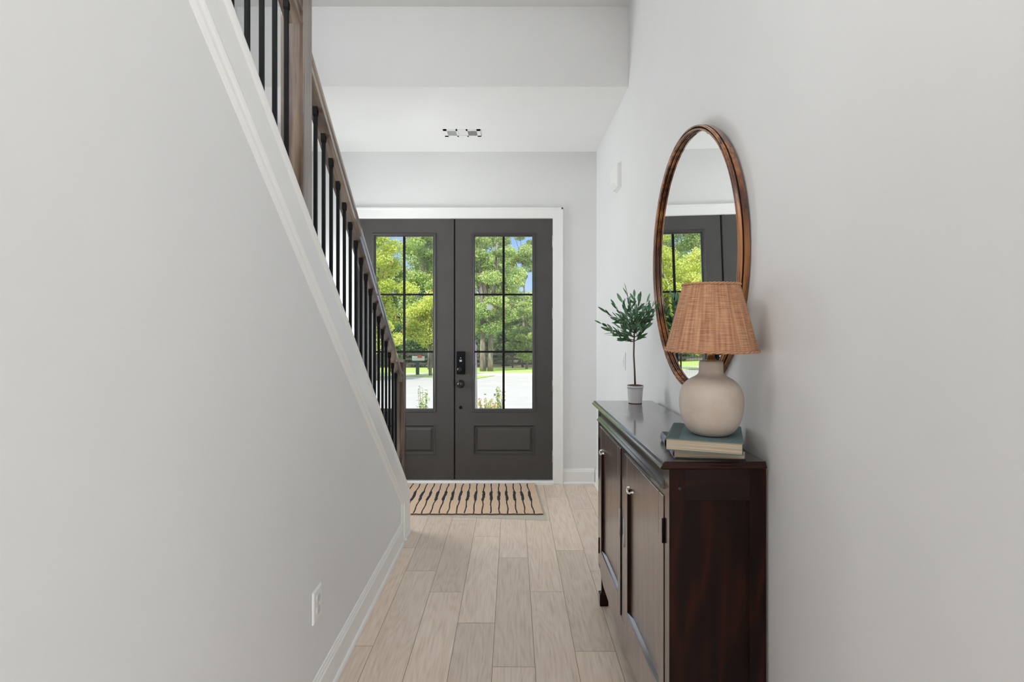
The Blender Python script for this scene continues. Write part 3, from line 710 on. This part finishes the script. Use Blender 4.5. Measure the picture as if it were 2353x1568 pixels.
# ------------------------------------------------------------------ table lamp
lx, ly, lz = 0.626, 1.785, TOP+0.0312+0.0374
lamp = empty('table_lamp', (lx, ly, lz), label='round cream ceramic table lamp with woven rattan shade on stacked books', cat='lamp')
bm = bmesh.new()
pr = [(0, 0), (0.046, 0), (0.054, 0.002), (0.068, 0.012), (0.083, 0.033), (0.092, 0.058), (0.0965, 0.085), (0.0975, 0.108), (0.094, 0.133), (0.084, 0.156), (0.066, 0.173), (0.048, 0.183), (0.040, 0.190), (0.0372, 0.198), (0.0365, 0.212), (0.0368, 0.222), (0.035, 0.229), (0.031, 0.232), (0, 0.232)]
# smooth the profile
def catmull(p, k=4):
    o = []
    for i in range(len(p)-1):
        p0 = p[max(i-1, 0)]; p1 = p[i]; p2 = p[i+1]; p3 = p[min(i+2, len(p)-1)]
        for j in range(k):
            t = j/k; o.append(tuple(0.5*((2*p1[q])+(-p0[q]+p2[q])*t+(2*p0[q]-5*p1[q]+4*p2[q]-p3[q])*t*t+(-p0[q]+3*p1[q]-3*p2[q]+p3[q])*t**3) for q in (0, 1)))
    o.append(p[-1]); return o
pp = [(0, 0)]+catmull(pr[1:-1])+[(0, 0.232)]
lathe(bm, pp, (lx, ly, lz), 72); obj('ceramic_base', bm, M['ceramic'], lamp)
bm = bmesh.new(); lathe(bm, [(0, 0.230), (0.016, 0.230), (0.016, 0.236), (0.0105, 0.240), (0.0105, 0.262), (0.013, 0.266), (0.013, 0.30), (0.0, 0.30)], (lx, ly, lz), 24)
obj('brass_socket', bm, M['brass'], lamp)
def rattan():
    m = mat('rattan_weave', (0.42, 0.22, 0.12), 0.65); t = m.node_tree; n = t.nodes; b = n['Principled BSDF']; lk = t.links.new
    uv = n.new('ShaderNodeTexCoord'); mp = n.new('ShaderNodeMapping'); mp.inputs['Scale'].default_value = (14, 110, 1)
    nz = n.new('ShaderNodeTexNoise'); nz.inputs['Scale'].default_value = 1.0; nz.inputs['Detail'].default_value = 3
    mp2 = n.new('ShaderNodeMapping'); mp2.inputs['Scale'].default_value = (95, 1.4, 1)
    nz2 = n.new('ShaderNodeTexNoise'); nz2.inputs['Scale'].default_value = 1.0
    ad = n.new('ShaderNodeMath'); ad.operation = 'ADD'; hf = n.new('ShaderNodeMath'); hf.operation = 'MULTIPLY'; hf.inputs[1].default_value = 0.5
    r = n.new('ShaderNodeValToRGB'); r.color_ramp.elements[0].color = (0.33, 0.135, 0.065, 1); r.color_ramp.elements[1].color = (0.72, 0.40, 0.23, 1)
    r.color_ramp.elements[0].position = 0.36; r.color_ramp.elements[1].position = 0.62
    wv = n.new('ShaderNodeMapping'); wv.inputs['Scale'].default_value = (1, 1, 1)
    w = n.new('ShaderNodeTexWave'); w.bands_direction = 'Y'; w.inputs['Scale'].default_value = 14; w.inputs['Distortion'].default_value = 0.6
    bp = n.new('ShaderNodeBump'); bp.inputs['Strength'].default_value = 0.7; bp.inputs['Distance'].default_value = 0.002
    lk(uv.outputs['UV'], mp.inputs[0]); lk(uv.outputs['UV'], mp2.inputs[0]); lk(uv.outputs['UV'], w.inputs['Vector'])
    lk(mp.outputs[0], nz.inputs['Vector']); lk(mp2.outputs[0], nz2.inputs['Vector'])
    lk(nz.outputs[0], ad.inputs[0]); lk(nz2.outputs[0], ad.inputs[1]); lk(ad.outputs[0], hf.inputs[0]); lk(hf.outputs[0], r.inputs[0])
    lk(r.outputs[0], b.inputs['Base Color']); lk(w.outputs['Fac'], bp.inputs['Height']); lk(bp.outputs[0], b.inputs['Normal'])
    b.inputs['Subsurface Weight'].default_value = 0.0
    return m
M['rattan'] = rattan()
sz0, sz1, sr0, sr1 = 1.411, 1.620, 0.139, 0.085
bm = bmesh.new(); uvl = bm.loops.layers.uv.new('UVMap'); NA, NH = 432, 56
def srow(inner):
    rows = []
    for j in range(NH+1):
        t = j/NH; row = []
        for i in range(NA):
            a = 2*PI*i/NA
            rib = abs(math.sin(a*36))*0.0016*(1 if (j % 2) else 0.55)
            r = sr0+(sr1-sr0)*t+(rib-0.0035 if inner else rib)
            row.append(bm.verts.new((lx+r*math.cos(a), ly+r*math.sin(a), sz0+(sz1-sz0)*t)))
        rows.append(row)
    return rows
R1 = srow(False)
for j in range(NH):
    for i in range(NA):
        f = bm.faces.new((R1[j][i], R1[j][(i+1) % NA], R1[j+1][(i+1) % NA], R1[j+1][i])); f.smooth = True
        for lp, (u, v) in zip(f.loops, ((i/NA, j/NH), ((i+1)/NA, j/NH), ((i+1)/NA, (j+1)/NH), (i/NA, (j+1)/NH))): lp[uvl].uv = (u, v)
sh = obj('lamp_shade', bm, M['rattan'], lamp)
so = sh.modifiers.new('thick', 'SOLIDIFY'); so.thickness = 0.003; so.offset = -1
for (rr_, zz, n) in ((sr0+0.001, sz0+0.001, 40), (sr1+0.001, sz1, 28)):
    bm = bmesh.new()
    for s in (0, 1):
        pts = [( lx+(rr_+0.0022*math.cos(i*0.9+s*PI))*math.cos(2*PI*i/144), ly+(rr_+0.0022*math.cos(i*0.9+s*PI))*math.sin(2*PI*i/144), zz+0.0022*math.sin(i*0.9+s*PI)) for i in range(145)]
        tube(bm, pts, 0.0024, 6)
    obj('braided_rim', bm, M['rattan'], sh)

# ------------------------------------------------------------------ mirror
mc = (0.7355, 2.395, 1.762); RM = 0.545
mir = empty('round_mirror', mc, label='large round mirror with brown wood frame on the right wall', cat='mirror')
mir.rotation_euler = (0, math.radians(-1.0), math.radians(0.74))
# local frame: x points to the wall, centre of the front rim at the origin
def mring(name, prof, m, parent=mir):
    bm = bmesh.new(); lathe(bm, prof, (0, 0, 0), 160, 'X', closed=True)
    return obj(name, bm, m, parent, world=False)
fr = mring('frame', [(RM-0.020, 0.0015), (RM-0.018, 0.0), (RM-0.0140, 0.0), (RM-0.0132, 0.004), (RM-0.0068, 0.004), (RM-0.0060, 0.0), (RM-0.002, 0.0), (RM, 0.002), (RM, 0.034), (RM-0.020, 0.034)], M['frame'])
mring('frame_groove', [(RM-0.0132, 0.0030), (RM-0.0068, 0.0030), (RM-0.0068, 0.0042), (RM-0.0132, 0.0042)], M['groove'], fr)
mring('frame_groove', [(RM-0.0204, 0.0090), (RM-0.0196, 0.0090), (RM-0.0196, 0.0140), (RM-0.0204, 0.0140)], M['groove'], fr)
mring('frame_groove', [(RM+0.0004, 0.0100), (RM-0.0004, 0.0100), (RM-0.0004, 0.0150), (RM+0.0004, 0.0150)], M['groove'], fr)
mring('glass_bevel', [(RM-0.0245, 0.0212), (RM-0.0198, 0.0222), (RM-0.0198, 0.0240), (RM-0.0245, 0.0240)], M['chrome'])
bm = bmesh.new(); lathe(bm, [(0, 0.0210), (RM-0.024, 0.0210), (RM-0.024, 0.0245), (0, 0.0245)], (0, 0, 0), 128, 'X')
g_ = obj('mirror_glass', bm, M['mirror'], mir, world=False)
for p in g_.data.polygons: p.use_smooth = False
bm = bmesh.new(); lathe(bm, [(0, 0.025), (RM-0.012, 0.025), (RM-0.012, 0.032), (0, 0.032)], (0, 0, 0), 96, 'X'); o = obj('backing_board', bm, M['groove'], mir, world=False)

# ------------------------------------------------------------------ leaf clouds (numpy)
import numpy as np
def leaf_mesh(name, centers, normals_seed, size, m, parent=None, aspect=0.6, tone=None, rngseed=1, dirs=None):
    """one mesh of small bent leaves; each leaf is two folded triangles pairs"""
    rng = np.random.default_rng(rngseed); n = len(centers); c = np.asarray(centers, float)
    d = rng.normal(size=(n, 3)) if dirs is None else np.asarray(dirs, float)
    d /= np.linalg.norm(d, axis=1)[:, None]
    u = np.cross(d, rng.normal(size=(n, 3))); u /= np.linalg.norm(u, axis=1)[:, None]
    w = np.cross(d, u)
    s = (size*(0.7+0.6*rng.random(n)))[:, None]
    a = c-d*s*0.5; b = c+d*s*0.5; l = c+u*s*aspect*0.5+w*s*0.08; r = c-u*s*aspect*0.5+w*s*0.08
    V = np.stack([a, l, b, r], 1).reshape(-1, 3)
    me = bpy.data.meshes.new(name)
    me.vertices.add(4*n); me.vertices.foreach_set('co', V.ravel())
    idx = np.arange(n)*4
    tri = np.stack([idx, idx+1, idx+2, idx, idx+2, idx+3], 1).reshape(-1)
    me.loops.add(len(tri)); me.loops.foreach_set('vertex_index', tri)
    me.polygons.add(2*n); me.polygons.foreach_set('loop_start', np.arange(2*n)*3)
    me.update(calc_edges=True)
    at = me.attributes.new('leaf_tone', 'FLOAT', 'FACE')
    t = rng.random(n) if tone is None else tone
    at.data.foreach_set('value', np.repeat(t, 2).astype(np.float32))
    me.materials.append(m)
    o = bpy.data.objects.new(name, me); C.objects.link(o)
    if parent is not None: o.parent = parent
    return o
gz = lambda y: -0.057-0.049*y
def tree(name, px, Y, top, rad, n, leaf, m, label, seed, bottom=1.5, lean=0.0, trunk_r=0.16, group=None, blobs=26, fork=False, cat='tree'):
    rng = np.random.default_rng(seed); X = (px-1178)/1300*Y; z0 = gz(Y)
    root = empty(name, (X, Y, z0), label=label, cat=cat, group=group)
    H = top-z0; cb = bottom-z0
    # crown: many leafy clumps on and inside an egg shape, so that sky shows between them
    bc = []
    for i in range(blobs):
        if name in ('woodland_tree', 'bush'):
            a_ = rng.random()*2*PI; q = rng.random()**0.5; bc.append((math.cos(a_)*q*rad, math.sin(a_)*q*rad*0.8, cb+(H-cb)*rng.random(), rad*(0.32+0.22*rng.random()))); continue
        v = rng.normal(size=3); v /= np.linalg.norm(v); q = rng.random()**0.45
        t = (v[2]*q+1)/2
        bc.append((v[0]*q*rad, v[1]*q*rad*0.8, cb+(H-cb)*t, rad*(0.20+0.18*rng.random())))
    n = int(n*2.0); leaf = leaf*0.70
    bc = np.array(bc); per = n//blobs; pts = []; tn_ = []
    for b in bc:
        v = rng.normal(size=(per, 3)); v /= np.linalg.norm(v, axis=1)[:, None]; q = rng.random(per)**0.5
        pts.append(b[:3]+v*q[:, None]*b[3]*np.array([1.15, 1.15, 0.75]))
        base = rng.random()*0.4
        tn_.append(np.clip(base+0.6*rng.random(per)**1.2, 0, 0.97))
    pts = np.concatenate(pts); tn_ = np.concatenate(tn_); red = rng.random(len(tn_)) > 0.994; tn_[red] = 1.0
    leaf_mesh('crown', pts, 0, leaf, m, root, 0.70, tn_, seed+5)
    bm = bmesh.new()
    def trunk(dx0, lean, r):
        P = []; R = []
        for i in range(9):
            t = i/8; P.append((dx0+lean*t*t+0.05*math.sin(5*t+seed), 0.06*math.cos(4*t+seed), -0.2+(H*0.82+0.2)*t)); R.append(r*(1.15-0.85*t))
        tube(bm, P, R, 9)
    trunk(0, lean, trunk_r)
    if fork: trunk(-0.55, -0.5*lean-0.3, trunk_r*1.1)
    for b in bc[: blobs//2]:
        t0 = min(0.8, max(0.3, cb/(H*0.82)*0.9)+0.25*rng.random()); s = Vector((lean*t0*t0, 0, H*0.82*t0)); e = Vector(b[:3])
        mid = (s+e)/2+Vector((0, 0, 0.25)); tube(bm, [s, mid, e], [trunk_r*0.35, trunk_r*0.22, trunk_r*0.08], 6)
    obj('trunk', bm, M['bark'], root, world=False, smooth=False)
    return root

# ------------------------------------------------------------------ outdoors ground
def slab(poly, off, m, name, label=None):
    bm = bmesh.new(); vs = [bm.verts.new((x, y, gz(y)+off)) for x, y in poly]; bm.faces.new(vs)
    ex = bmesh.ops.extrude_face_region(bm, geom=bm.faces[:])
    for v in [q for q in ex['geom'] if isinstance(q, bmesh.types.BMVert)]: v.co.z -= 0.12
    return struct(name, bm, m, label)
slab([(-70, 5.5), (70, 5.5), (70, 130), (-70, 130)], 0, M['grass'], 'lawn', 'green grass verge beyond the street')
slab([(-16, 5.6), (10, 5.6), (10, 34.2), (-16, 34.2)], 0.02, M['concrete'], 'driveway', 'pale concrete driveway outside the entry doors')
slab([(-60, 34.6), (60, 34.6), (60, 38.7), (-60, 38.7)], 0.03, M['road'], 'street', 'bright strip of street beyond the driveway')
slab([(-15, 36.2), (-5.9, 35.4), (-1.1, 34.0), (-2.15, 29.8), (-4, 31.6), (-5.6, 33.6), (-15, 34.9)], 0.05, M['grass'], 'verge', 'small wedge of grass between driveway and street')
slab([(-3.0, 7.2), (1.6, 7.2), (1.6, 9.9), (-3.0, 9.9)], 0.04, M['mulch'], 'planting_bed')
struct('porch', B((-2.6, 1.4, YD+T, 7.1, -0.32, -0.02)), M['concrete'])

slab([(-60, 51.3), (60, 51.3), (60, 129), (-60, 129)], 0.02, M['litter'], 'forest_floor', 'shaded leaf litter under the trees behind the fence')
# rail fence
root = empty('rail_fence', (-6, 50.5, gz(50.5)), label='dark board rail fence at the foot of the trees', cat='fence')
zb = gz(50.5)
for i in range(17):
    x = -24+i*2.4; obj('post', B((x-0.07, x+0.07, 50.43, 50.57, zb-0.1, zb+1.38)), M['fence'], root)
for zz in (0.38, 0.80, 1.22):
    obj('rail', B((-24.1, 14.5, 50.36, 50.42, zb+zz-0.09, zb+zz+0.09)), M['fence'], root)

# mailbox
my = 35.2; mxp = (959.5-1178)/1300*my; mz = gz(my)
root = empty('mailbox', (mxp, my, mz), label='pale mailbox with orange flag on a slate post across the driveway', cat='mailbox')
obj('post', B((mxp-0.10, mxp+0.10, my-0.07, my+0.07, mz-0.05, mz+0.92)), M['slate'], root)
obj('arm', B((mxp-0.30, mxp+0.32, my-0.05, my+0.05, mz+0.86, mz+0.93)), M['slate'], root)
bm = bmesh.new(); pts = [(my-0.11, mz+0.93), (my+0.11, mz+0.93)]+[(my+0.11*math.cos(PI*i/10), mz+1.08+0.12*math.sin(PI*i/10)) for i in range(11)]
prism(bm, pts, 'X', mxp-0.32, mxp+0.42); obj('box', bm, M['mailbox'], root)
obj('flag', B((mxp+0.02, mxp+0.30, my-0.16, my-0.13, mz+1.10, mz+1.26)), M['orange'], root)

# sign post by the porch
sy = 9.0; sx = -0.600; szz = gz(sy)
root = empty('signpost', (sx, sy, szz), label='grey post with purple and blue panel outside the right door glass', cat='sign')
bm = bmesh.new(); stack(bm, [(sx-0.05, sx+0.05, sy-0.04, sy+0.04, szz-0.1), (sx-0.035, sx+0.030, sy-0.035, sy+0.035, 0.66), (sx-0.03, sx+0.026, sy-0.03, sy+0.03, 1.15)])
obj('post', bm, M['greywood'], root)
obj('upper_panel', B((sx-0.40, sx+0.012, sy-0.055, sy-0.040, 0.85, 1.22)), M['purple'], root)
obj('lower_panel', B((sx-0.40, sx+0.004, sy-0.055, sy-0.040, 0.66, 0.85)), M['blue'], root)

# shrubs outside the doors
def shrub(name, px, Y, pytop, w, n, m, label, seed, leaf=0.045, stems=7, cat='shrub'):
    X = (px-1178)/1300*Y; z0 = gz(Y)+0.04; top = EYE-(pytop-742)*Y/1300; rng = np.random.default_rng(seed)
    root = empty(name, (X, Y, z0), label=label, cat=cat); bm = bmesh.new(); P = []
    H = top-z0
    for s in range(stems):
        a = 2*PI*s/stems+rng.random(); k = w*(0.25+0.75*rng.random()); hh = H*(0.72+0.28*rng.random())
        e = Vector((k*math.cos(a), k*math.sin(a), hh)); mid = e*0.5+Vector((-e.x*0.15, -e.y*0.15, 0))
        tube(bm, [(0, 0, -0.03), mid, e], [0.008, 0.005, 0.002], 5)
        m_ = n//stems; t = 0.15+0.85*rng.random(m_)
        for q in t:
            base = mid*2*q if q < 0.5 else mid+(e-mid)*(q-0.5)*2
            P.append([base.x+rng.normal()*0.022, base.y+rng.normal()*0.022, base.z+rng.normal()*0.02])
    leaf_mesh('foliage', np.array(P), 0, leaf, m, root, 0.5, None, seed)
    obj('stems', bm, M['stem'], root, world=False)
shrub('garden_shrub', 971, 9.0, 882, 0.11, 420, M['leaf_green'], 'young upright shrub outside the left door glass', 11)
shrub('garden_shrub', 1148, 8.8, 876, 0.07, 420, M['leaf_green'], 'slim shrub just left of the right door centre bar', 12)
shrub('garden_shrub', 1112, 8.6, 915, 0.20, 900, M['petal'], 'rust and yellow flowering bush low in the right door glass', 13, 0.05, 12)
shrub('garden_shrub', 1130, 8.4, 924, 0.14, 700, M['leaf_green'], 'low bright green bush beside the rust flowers', 14, 0.05, 12)

# trees beyond the street
LG, LY, LD = M['leaf_green'], M['leaf_yellow'], M['leaf_dark']
tree('maple_tree', 862, 29, 6.6, 1.9, 15000, 0.15, LY, 'yellow-green maple behind the stair rail in the left door glass', 21, -0.3, 0.2, 0.11, blobs=44)
tree('maple_tree', 990, 34, 3.9, 1.9, 10000, 0.16, LY, 'yellow-green tree low in the middle of the left door glass', 22, -0.2, 0.1, 0.10, blobs=32)
tree('maple_tree', 765, 33, 6.5, 2.2, 12000, 0.17, LY, 'yellow-green maple further left, seen only in the round mirror', 29, -0.5, 0.2, 0.13, blobs=34)
tree('forked_tree', 1128, 42.5, 9.6, 2.3, 19000, 0.19, LG, 'green tree with two stout trunks in the right door glass', 23, -0.3, 0.45, 0.20, blobs=40, fork=True)
tree('tall_tree', 1202, 52, 10.9, 1.9, 8000, 0.20, LG, 'tall tree filling the upper right of the right door glass', 24, 5.4, 0.1, 0.12, blobs=26)
tree('tall_tree', 1210, 47, 3.4, 1.5, 12000, 0.18, LG, 'shorter green tree at the right edge of the right door glass', 25, -2.0, 0.1, 0.10, blobs=28)
tree('tall_tree', 985, 47, 10.8, 2.0, 12000, 0.19, LG, 'tall slim-trunked tree rising in the left door glass', 26, 3.2, -0.5, 0.12, blobs=34)
for i, (px, Y, top, rad, bot, lab) in enumerate((
    (745, 68, 15, 3.0, -2, 'far tree left of the doors, seen in the round mirror'),
    (812, 74, 15, 2.8, -2, 'far tall tree hidden in part by the stair rail'),
    (872, 67, 8.6, 2.2, -2.5, 'far tree topping out below the blue sky patch'),
    (925, 78, 9.0, 2.2, -2.5, 'far tree behind the mailbox'),
    (985, 66, 15.5, 2.8, -2, 'far tree behind the slim-trunked tree'),
    (1045, 73, 16, 3.0, -2, 'far tree in line with the joint between the doors'),
    (1112, 62, 15, 2.3, -2, 'far tree behind the two stout trunks'),
    (1152, 82, 11, 2.4, -2, 'far tree right of the two stout trunks'),
    (1208, 67, 5.0, 2.5, -3, 'far low tree below the bright sky patch on the right'),
    (1262, 74, 6.0, 2.8, -3, 'far tree past the right door'))):
    tree('woodland_tree', px, Y, top, rad, 15000, 0.30, LG, lab, 60+i, min(bot, -3.2), 0.2, 0.18, blobs=64)
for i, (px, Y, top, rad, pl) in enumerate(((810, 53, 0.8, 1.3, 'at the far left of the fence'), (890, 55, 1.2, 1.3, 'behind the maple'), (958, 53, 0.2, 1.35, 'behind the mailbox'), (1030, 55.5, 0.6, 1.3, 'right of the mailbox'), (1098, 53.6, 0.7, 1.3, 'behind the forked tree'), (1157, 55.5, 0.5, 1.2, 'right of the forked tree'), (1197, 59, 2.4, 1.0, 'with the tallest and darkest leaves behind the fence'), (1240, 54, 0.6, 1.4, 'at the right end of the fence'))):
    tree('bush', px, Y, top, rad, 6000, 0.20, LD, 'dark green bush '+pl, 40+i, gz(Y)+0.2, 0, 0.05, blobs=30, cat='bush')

# ------------------------------------------------------------------ potted plant
px_, py_ = 0.640, 2.955
plant = empty('potted_plant', (px_, py_, TOP), label='small potted olive tree in white pot on the far end of the sideboard', cat='plant')
bm = bmesh.new(); lathe(bm, catmull([(0, 0), (0.033, 0), (0.0345, 0.004), (0.0375, 0.035), (0.0405, 0.078), (0.0425, 0.080), (0.0435, 0.090), (0.0405, 0.092), (0.0385, 0.080), (0.0, 0.079)][1:-1], 3)+[(0.0, 0.080)], (px_, py_, TOP), 48)
obj('pot', bm, M['potwhite'], plant)
bm = bmesh.new(); lathe(bm, [(0.0, 0.079), (0.0385, 0.079), (0.0415, 0.0935), (0.030, 0.0955), (0.0, 0.098)], (px_, py_, TOP), 32); o = obj('soil', bm, M['soil'], plant)
bm = bmesh.new(); lathe(bm, [(0.0, -0.0), (0.0345, -0.0), (0.0350, 0.003), (0, 0.003)], (px_, py_, TOP), 32); obj('foot_ring', bm, M['soil'], plant)
bm = bmesh.new()
zt = TOP+0.09; fk = Vector((px_-0.006, py_, EYE-(785-742)*py_/1300))
tube(bm, [(px_, py_, zt-0.01), (px_-0.003, py_, zt+0.08), (px_-0.007, py_+0.002, zt+0.16), fk], [0.0052, 0.0046, 0.0042, 0.004], 9)
Lp, Ld = [], []
rp_ = random.Random(12)
def P2(x, y, Y=py_): return Vector(((x-1178)/1300*Y, Y, EYE-(y-742)/1300*Y))
# branch tips as the plant holds them (sideways, height, depth)
tips = [(1378, 742, 2.93), (1392, 716, 2.96), (1412, 700, 2.90), (1440, 664, 2.95), (1428, 690, 3.00), (1470, 684, 2.92), (1458, 678, 3.03), (1488, 690, 2.86), (1506, 694, 2.74), (1512, 706, 2.80), (1500, 722, 2.88), (1496, 740, 2.94), (1400, 760, 2.98), (1420, 772, 2.90), (1484, 752, 2.86), (1440, 776, 3.02), (1470, 768, 2.98), (1450, 720, 2.83), (1430, 736, 3.04), (1476, 716, 3.03), (1415, 726, 2.86), (1462, 742, 2.85), (1448, 700, 2.97), (1436, 712, 2.90), (1482, 736, 3.02), (1492, 706, 2.96), (1426, 752, 3.00), (1446, 752, 2.86)]
Y0 = py_
for (tx, ty, tY) in tips:
    e = P2(tx, ty, tY); e = fk+(e-fk)*0.94; s = fk.copy()
    s = fk+Vector((0.002, 0, 0.0))*1.0+Vector((0, 0, max(0.0, min(0.115, (770-ty)/70*0.09))*rp_.uniform(0.5, 1.0)))
    mid = (s+e)/2+Vector((0, 0, -0.012)); mid.x = s.x*0.45+e.x*0.55
    tube(bm, [s, mid, e], [0.0024, 0.0017, 0.0009], 6)
    n = 9; dirb = (e-s).normalized()
    for k in range(n):
        t = 0.28+0.72*k/(n-1); b0 = s*(1-t)**2+mid*2*t*(1-t)+e*t*t
        side_ = 1 if k % 2 else -1
        up_ = Vector((rp_.uniform(-1, 1), rp_.uniform(-1, 1), rp_.uniform(-0.5, 1))).normalized()
        dv = (dirb*0.9+up_*0.75*1+Vector((0.35*side_, 0, 0))).normalized()
        if k == n-1: dv = dirb
        Lp.append(b0); Ld.append(dv)
tube(bm, [fk, fk+Vector((0.003, 0, 0.06)), fk+Vector((0.0, 0, 0.125))], [0.004, 0.0030, 0.0016], 8)
obj('trunk', bm, M['stem'], plant)
# leaves: narrow pointed blades with a folded midrib
bm = bmesh.new(); tl = bm.faces.layers.float.new('leaf_tone')
for b0, dv in zip(Lp, Ld):
    ln = rp_.uniform(0.040, 0.062); wd = ln*rp_.uniform(0.12, 0.165)
    u = dv.cross(Vector((rp_.uniform(-1, 1), rp_.uniform(-1, 1), rp_.uniform(-1, 1)))).normalized(); w = dv.cross(u)
    tone = rp_.random(); rows = []
    for t, k in ((0, 0.08), (0.25, 0.8), (0.55, 1.0), (0.82, 0.62), (1.0, 0.06)):
        c = b0+dv*ln*t+w*ln*0.10*t*t
        c = Vector((min(c.x, 0.715 if c.y < 2.965 else XR-0.010), c.y, c.z))
        rows.append((bm.verts.new(c+u*wd*k+w*wd*0.25*k), bm.verts.new(c), bm.verts.new(c-u*wd*k+w*wd*0.25*k)))
    for a, b in zip(rows, rows[1:]):
        for i in (0, 1):
            f = bm.faces.new((a[i], a[i+1], b[i+1], b[i])); f[tl] = tone; f.smooth = True
obj('leaves', bm, M['leaf_pot'], plant)
